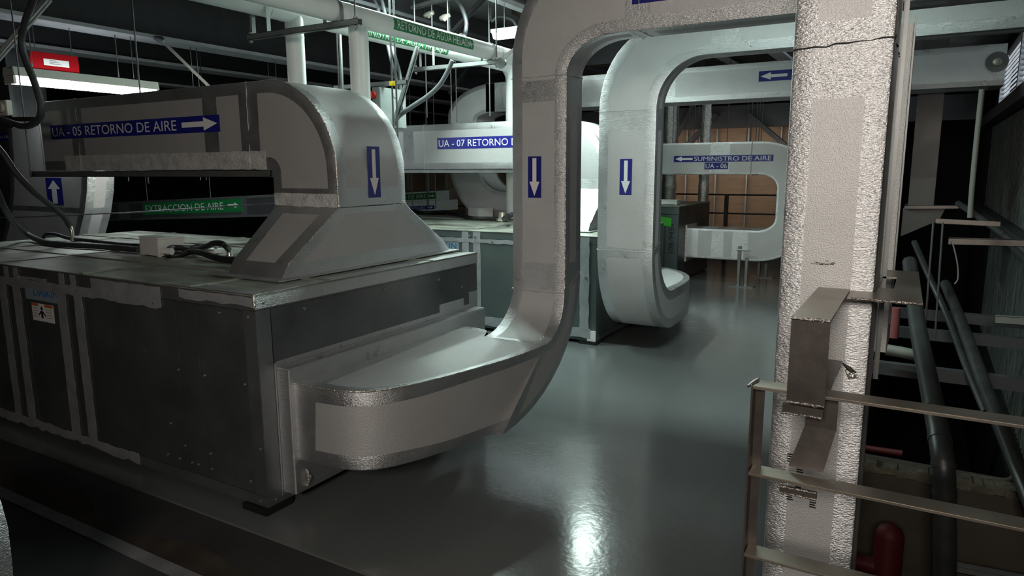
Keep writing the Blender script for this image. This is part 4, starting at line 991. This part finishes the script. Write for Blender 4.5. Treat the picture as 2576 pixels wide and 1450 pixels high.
# round foil ducts
for x0, x1, lab in ((1756, 1782, 'round crinkled foil duct standing behind the middle of the C-shaped duct'), (1664, 1700, 'wide round crinkled foil duct standing behind the green unit')):
    a = at(x0, 500, 'y', 11.9); b = at(x1, 500, 'y', 11.9); r_ = (b.x-a.x)/2; c = (a.x+b.x)/2
    zs = [0.0+k*0.06 for k in range(46)]
    o = MB().tube([(c, 11.9, z) for z in zs], [r_*random.uniform(0.9, 1.08) for z in zs], 18).build('round_foil_duct', SEAM, smooth=True)
    tag(o, lab, 'air duct', 'round foil ducts')
p = at(1686, 522, 'z', 1.085)
t2, *_ = jbox('junction_box', (-3.35, 9.9, 0), (-3.05, 9.9, 0), (-3.05, 10.1, 0), 1.082, 0.07, 'pale flat junction box on top of the green unit at the back')

# ducts with signs seen between the hood and the front riser
t = thing('extraction_duct', (-8, 12.2, 0.9), 'white duct with a green EXTRACCION DE AIRE sign far behind the second unit', 'air duct', 'extraction ducts')
a, b = px((960, 500), 11.9), px((1130, 491), 11.9); hh = 0.13
duct([([(p.x, 11.9, p.z-hh), (p.x, 12.2, p.z-hh), (p.x, 12.2, p.z+hh), (p.x, 11.9, p.z+hh)], 0) for p in (a, b)], 'duct_body', t, tw=0.03, mats=[PIPEW, STRUT])
for k in (0.3, 0.7):
    c = a.lerp(b, k); MB().cyl((c.x, 11.88, c.z-hh), (c.x, 11.88, CZ-0.002), 0.008, 8).build('hanger_rod', ROD, t, smooth=True)
d = (b-a).normalized(); vv = Vector((-d.z, 0, d.x)); p = px((940, 508), 11.9); w_ = (px((1098, 500), 11.9)-p).length
s = plate(t, 'direction_sign', p, d, vv, w_, 0.13, GREENV)
lettering(s, 'EXTRACCION DE AIRE', p+d*0.05+vv*0.025, d, vv, w_*0.82, 0.08, WHITEV, off=0.0028)
arrow(s, p+d*w_*0.87+vv*0.03, d, vv, w_*0.11, 0.07, WHITEV)
t = thing('supply_air_duct', (-8, 11.4, 0.6), 'white duct with a cropped blue sign just above the back of the second unit', 'air duct', 'supply ducts')
a, b = px((960, 524), 11.4), px((1130, 516), 11.4); hh = 0.10
duct([([(p.x, 11.4, p.z-hh), (p.x, 11.7, p.z-hh), (p.x, 11.7, p.z+hh), (p.x, 11.4, p.z+hh)], 0) for p in (a, b)], 'duct_body', t, tw=0.03, mats=[PIPEW, PIPEW])
for k in (0.3, 0.7):
    c = a.lerp(b, k); MB().cyl((c.x, 11.38, c.z-hh), (c.x, 11.38, CZ-0.002), 0.008, 8).build('hanger_rod', ROD, t, smooth=True)
d = (b-a).normalized(); vv = Vector((-d.z, 0, d.x)); p = px((1010, 530), 11.4)
s = plate(t, 'direction_sign', p, d, vv, 0.85, 0.075, BLUE)
lettering(s, 'RETORNO DE AIRE', p+d*0.03+vv*0.014, d, vv, 0.58, 0.05, WHITEV, off=0.0028)
arrow(s, p+d*0.66+vv*0.012, d, vv, 0.16, 0.05, WHITEV)

# on top of the second unit
jbox('junction_box', at(1178, 545, 'z', 1.0), at(1204, 548, 'z', 1.0), at(1219, 544, 'z', 1.0), 1.0, 0.12, 'pale junction box on top of the second unit')
sp = at(1264, 556, 'z', 1.008)
st = thing('sensor', sp, 'small round-topped grey sensor on the second unit beside the front riser', 'sensor')
MB().tube([sp, sp+Vector((0, 0, 0.03)), sp+Vector((0, 0, 0.031)), sp+Vector((0, 0, 0.10))], [0.075, 0.07, 0.055, 0.05], 16).build('body', BRASS, st, smooth=True)
cable('black_cable', [at(*q, 'z', 1.03) for q in ((1030, 530), (1070, 535), (1110, 534), (1140, 538), (1165, 544), (1190, 549), (1225, 550), (1255, 551))], 0.022, BLACK,
      'black cable lying across the second unit between its box and sensor', 'cable')
cable('black_cable', [at(*q, 'z', z_) for q, z_ in (((1268, 551), 1.06), ((1278, 545), 1.12), ((1292, 541), 1.12), ((1310, 552), 1.03))], 0.03, BLACK, 'thick black cable leaving the sensor behind the front riser', 'cable')

# ================================================================== MIDDLE: electrical box, conduits, ceiling steel
YB = 5.1
a = px((938, 320), YB); b = px((958, 218), YB); c = at(958, 218, 'y', YB)
t = thing('electrical_box', (a.x, YB, a.z), 'grey electrical box with a red rotary switch behind the nearest return elbow', 'electrical box')
xw = px((985, 260), YB+0.35)
MB().box(a.x, px((956, 260), YB).x, YB, YB+0.38, a.z, c.z).build('enclosure', BOXGREY, t, bevel=0.006)
kx = px((940, 240), YB)
MB().cyl((kx.x, YB-0.025, kx.z), (kx.x, YB, kx.z), 0.034, 22).build('switch_plate', REDKNOB, t, smooth=True)
MB().box(kx.x-0.008, kx.x+0.008, YB-0.045, YB-0.025, kx.z-0.026, kx.z+0.026).build('switch_handle', REDKNOB, t, bevel=0.003)
xs = px((956, 260), YB).x
MB().cyl((xs, YB+0.22, kx.z+0.02), (xs+0.004, YB+0.22, kx.z+0.02), 0.03, 20).build('knockout', BOXGREY, t, smooth=True)
MB().box(xs, xs+0.012, YB+0.30, YB+0.315, kx.z-0.12, kx.z-0.08).build('latch', INK, t)
o = MB().channel((a.x-0.5, YB+0.05, c.z+0.03), (xs+0.28, YB+0.05, c.z+0.03), 0.041, 0.041).build('strut_rail', STRUT); tag(o, 'zinc strut above the electrical box with the red switch', 'support rail')
YD = 5.45
def conduit(pts, r, label, m=EMT): return cable('conduit', pts, r, m, label, 'conduit', 'grey conduits by the electrical box')
conduit([px(q, YD) for q in ((930, -20), (948, 15), (962, 60), (975, 112), (984, 150), (995, 190), (998, 215), (992, 255), (975, 300), (968, 325))], 0.018, 'left grey conduit of the bent pair above the electrical box')
conduit([px(q, YD+0.02) for q in ((954, -20), (964, 15), (974, 60), (984, 112), (996, 150), (1005, 185), (1007, 215), (1003, 250), (990, 290), (976, 320))], 0.018, 'right grey conduit of the bent pair above the electrical box')
conduit([px(q, YD-0.1) for q in ((1138, 152), (1125, 182), (1105, 215), (1075, 243), (1040, 266), (1010, 287), (992, 305), (980, 325))], 0.022, 'grey conduit curving from the far pipe hanger down to the strut rail')
o = MB().channel(px((1050, 118), YD-0.15), px((990, 318), YD-0.15), 0.041, 0.030).build('strut_brace', STRUT); tag(o, 'slanted zinc strut right of the bent conduit pair', 'strut')
for xx, lab in ((986, 'upright rod with a yellow clip right of the electrical box'), (996, 'upright rod just right of the one with the yellow clip'), (860, 'stout upright rod between the two white drop legs'), (852, 'thin upright rod between the two white drop legs')):
    f_ = at(xx, 200, 'y', 4.9); rod((f_.x, 4.9, 1.6), (f_.x, 4.9, CZ-0.002), lab, 'upright rods beside the white drop legs', 0.015 if xx == 860 else 0.008, STRUT if xx == 860 else ROD)
f_ = at(987, 211, 'y', 4.9)
o = MB().box(f_.x-0.018, f_.x+0.024, 4.878, 4.912, f_.z-0.018, f_.z+0.02).build('yellow_clip', YELLOW, bevel=0.003); tag(o, 'small yellow clip on a rod right of the electrical box', 'clip')
for xx, Y in ((1072, 8.9), (1090, 8.9), (1148, 7.2), (1232, 6.6), (1073, 6.4), (1030, 9.4), (1135, 6.45)):
    f_ = at(xx, 250, 'y', Y); rod((f_.x, Y, 1.0 if Y > 8 else 2.17), (f_.x, Y, CZ-0.002), 'thin rod hanging between the white pipes and the arched duct end', 'thin rods under the white pipes', 0.007)
# ceiling steel seen over the pipes
def ceil(a, b, Y, w, h, m, label, name='ceiling_strut', Y2=None):
    o = MB().channel(px(a, Y), px(b, Y2 or Y), w, h).build(name, m); return tag(o, label, 'strut', 'struts under the slab above the white pipes')
ceil((1036, 20), (1150, -12), 6.0, 0.041, 0.041, STRUT, 'zinc strut high above the middle of the white pipes')
ceil((1225, -12), (1132, 88), 6.6, 0.05, 0.041, DARKPAINT, 'dark slanted strut above the right half of the white pipes')
ceil((1238, 82), (1300, 70), 6.9, 0.041, 0.041, STRUT, 'zinc strut just above the hanging lamp')
ceil((1205, 135), (1130, 235), 8.4, 0.05, 0.04, DARKPAINT, 'dark slanted strut behind the pipes, above the arched duct end')
cable('conduit', [px(q, 6.3) for q in ((1140, -10), (1155, 8), (1166, 30), (1173, 55), (1172, 75), (1168, 92))]+[Vector((-3.6, at(1160, 95, 'x', -3.6).y, 2.752))], 0.022, EMT, 'grey conduit bending down over the white pipes', 'conduit')
cable('conduit', [Vector((px((1235, 44), 7.0).x, 7.0, CZ))]+[px(q, 7.0) for q in ((1236, 52), (1250, 42), (1272, 44), (1290, 52), (1300, 68))], 0.016, EMT, 'thin grey conduit arching above the hanging lamp', 'conduit')
for q, lab in (((1078, 38), 'left swivel bracket above the pipe lettering'), ((1118, 45), 'right swivel bracket above the pipe lettering')):
    p = px(q, 6.0); t = thing('swivel_bracket', p, lab, 'bracket', 'swivel brackets above the pipes')
    MB().tube([p+Vector((-0.05, 0, 0.0)), p, p+Vector((0.06, 0, 0.02))], [0.02, 0.035, 0.02], 10).build('swivel', BRASS, t, smooth=True)
    MB().cyl((p.x+0.04, p.y, p.z-0.30), (p.x+0.04, p.y, CZ-0.004), 0.007, 8).build('rod', ROD, t, smooth=True)
o = MB().box(-4.2, -2.2, 7.2, 7.9, 3.33, 3.392).build('trim_16', CONC); struct(o)

# ================================================================== RIGHT: bare duct, struts, pipes of the shaft
t = thing('bare_metal_duct', (0.1, 8.4, 1.3), 'dull bare sheet metal duct hanging right of the bright vertical ducts', 'air duct')
YB = 8.35
a, b = px((2296, 380), YB), px((2362, 380), YB)
zt_, zb2 = px((2300, 60), YB).z, px((2300, 518), YB).z
MB().box(a.x, b.x, YB, YB+0.5, zb2, zt_).build('sheet_body', BAREDUCT, t, bevel=0.004)
MB().box(a.x-0.03, b.x+0.02, YB-0.02, YB+0.52, zb2-0.03, zb2).build('flange', BAREDUCT, t)
q = px((2262, 640), YB)
MB().prism([(a.x-0.04, YB, zb2-0.03), (b.x+0.10, YB, zb2-0.03), (b.x+0.06, YB, zb2-0.14), (a.x-0.04, YB, zb2-0.32)], (0, 0.5, 0)).build('skewed_hood', BAREDUCT, t)
def strutpx(a, b, Y, label, m=STEEL, w=0.035):
    o = MB().channel(px(a, Y), px(b, Y), w, w).build('cross_strut', m); return tag(o, label, 'strut', 'cross struts in the shaft')
strutpx((2276, 522), (2412, 521), 8.3, 'dark cross strut just under the bare metal duct')
strutpx((2354, 556), (2516, 564), 5.4, 'second cross strut down, right of the bare metal duct', w=0.03)
strutpx((2386, 607), (2620, 613), 5.0, 'long cross strut running to the right edge in front of the sheeted wall', w=0.04)
o = MB().channel(px((2504, 803), 5.6), px((2640, 812), 5.6), 0.05, 0.05).build('cross_strut', PALEPIPE); tag(o, 'short pale cross strut at the right edge', 'strut', 'cross struts in the shaft')
def shaftpipe(pts, r, m, label, n=16, name='shaft_pipe', group='pipes in the shaft'):
    return tag(MB().tube([at(x_, y_, 'y', Y) for x_, y_, Y in pts], r, n, smooth=5).build(name, m, smooth=True), label, 'pipe', group)
shaftpipe(((2470, 225, 6.0), (2462, 300, 6.0), (2450, 420, 6.0), (2443, 500, 6.0), (2440, 548, 6.0)), 0.018, PALEPIPE, 'thin pale upright conduit in front of the sheeted wall', 10)
pmain = thing('shaft_pipe', at(2376, 1300, 'y', 3.3), 'thick dark pipe coming forward and turning down past the middle railing bar', 'pipe', 'pipes in the shaft')
pts = [at(x_, y_, 'y', Y) for x_, y_, Y in ((2288, 660, 5.4), (2298, 740, 5.0), (2310, 830, 4.5), (2330, 930, 4.0), (2350, 1030, 3.6), (2364, 1105, 3.4), (2373, 1170, 3.3), (2376, 1240, 3.3), (2377, 1400, 3.3), (2378, 1700, 3.3))]
MB().tube(pts, 0.044, 20, smooth=5).build('run', DARKPIPE, pmain, smooth=True)
for k in (4, 5, 6, 7):
    p = pts[k]; d = (pts[k+1]-pts[k-1]).normalized(); MB().tube([p-d*0.012, p+d*0.012], 0.047, 20).build('coupling_ring', DARKPIPE, pmain, smooth=True)
shaftpipe(((2378, 715, 6.2), (2410, 790, 5.6), (2440, 870, 5.0), (2480, 980, 4.4), (2520, 1080, 4.0), (2560, 1180, 3.7), (2620, 1330, 3.4)), 0.035, DARKPIPE, 'second dark pipe, running forward to the right edge')
shaftpipe(((2300, 610, 6.4), (2335, 690, 6.0), (2385, 800, 5.6), (2430, 920, 5.0), (2480, 1040, 4.5)), 0.022, DARKPIPE, 'thinner dark pipe between the two thick ones')
shaftpipe(((2410, 512, 6.4), (2460, 545, 6.0), (2510, 580, 5.6), (2576, 628, 5.2), (2640, 680, 4.9)), 0.022, DARKPIPE, 'dark pipe sloping along the foot of the upper wall sheeting')
shaftpipe(((2498, 1040, 4.3), (2525, 1110, 4.2), (2548, 1175, 4.1), (2552, 1200, 4.05), (2535, 1212, 4.0), (2480, 1208, 4.0), (2420, 1198, 4.0)), 0.018, MORTAR, 'dusty bent conduit lying on the concrete kerb', 10)
shaftpipe(((2228, 880, 4.9), (2270, 887, 4.9), (2312, 897, 4.9)), 0.035, PALEPIPE, 'short pale pipe left of the thick dark pipe')
shaftpipe(((2254, 775, 5.6), (2252, 810, 5.6), (2248, 850, 5.6)), 0.030, PINK, 'faded red upright pipe under the steel plate')
for x0, x1 in ((2348, 2325), (2372, 2352)):
    o = MB().cyl(px((x0, 560), 5.0), px((x1, 850), 5.0), 0.006, 8).build('hanger_rod', ROD, smooth=True); tag(o, 'thin leaning rod in the shaft right of the steel plate', 'rod', 'thin rods in the shaft')
shaftpipe(((2395, 605, 4.9), (2408, 660, 4.9), (2410, 700, 4.9), (2402, 715, 4.9)), 0.004, PALEPIPE, 'loose pale wire hanging from the long cross strut', 8, 'loose_wire', None)
# shelf beams in the dark
for yy, Y in ((800, 6.5), (850, 6.0), (950, 5.0)):
    o = MB().box(-0.2, 0.8, Y, Y+0.06, at(2400, yy, 'y', Y).z-0.04, at(2400, yy, 'y', Y).z+0.04).build('shelf_beam', DARKPAINT); tag(o, 'dark cross beam deep in the shaft behind the thick pipes', 'beam', 'dark beams in the shaft')
# concrete kerb across the shaft
struct(MB().box(-0.30, 3.9, 3.80, 4.05, -2.5, 0.075).build('trim_15', CONC))
mb = MB(); n = 50
for k in range(n):
    x0 = -0.28+k*0.045; h_ = 0.03+0.025*random.random(); mb.obox((x0+0.022, 3.845+0.02*random.random(), 0.075+h_/2), (0.024, 0.003*random.random(), 0), (0, 0.05, 0), (0, 0, h_/2))
o = mb.build('mortar_crust', MORTAR, smooth=False); tag(o, 'lumpy mossy mortar crust along the top of the concrete kerb', 'mortar', kind='stuff')
t = thing('red_pipe', at(2238, 1400, 'y', 3.5), 'dark red pipe tee standing low before the concrete kerb', 'pipe')
p = at(2238, 1345, 'y', 3.5); r_ = 0.062
MB().tube([(p.x, 3.5, -2.4), (p.x, 3.5, p.z), (p.x, 3.5, p.z+0.03), (p.x, 3.5, p.z+0.05)], [r_, r_, r_*0.8, r_*0.3], 20).build('riser', REDPIPE, t, smooth=True)
q = at(2200, 1425, 'y', 3.5); MB().cyl((-0.34, 3.5, q.z), (p.x, 3.5, q.z), 0.04, 16).build('branch', REDPIPE, t, smooth=True)
shaftpipe(((2160, 1125, 4.6), (2200, 1132, 4.6), (2270, 1142, 4.6)), 0.02, REDPIPE, 'thin red pipe just behind the concrete kerb', 10)
o = MB().channel(px((2396, 1425), 3.6), px((2600, 1465), 3.6), 0.05, 0.03).build('floor_track', STRUT); tag(o, 'pale metal track low at the bottom right, right of the thick dark pipe', 'track')
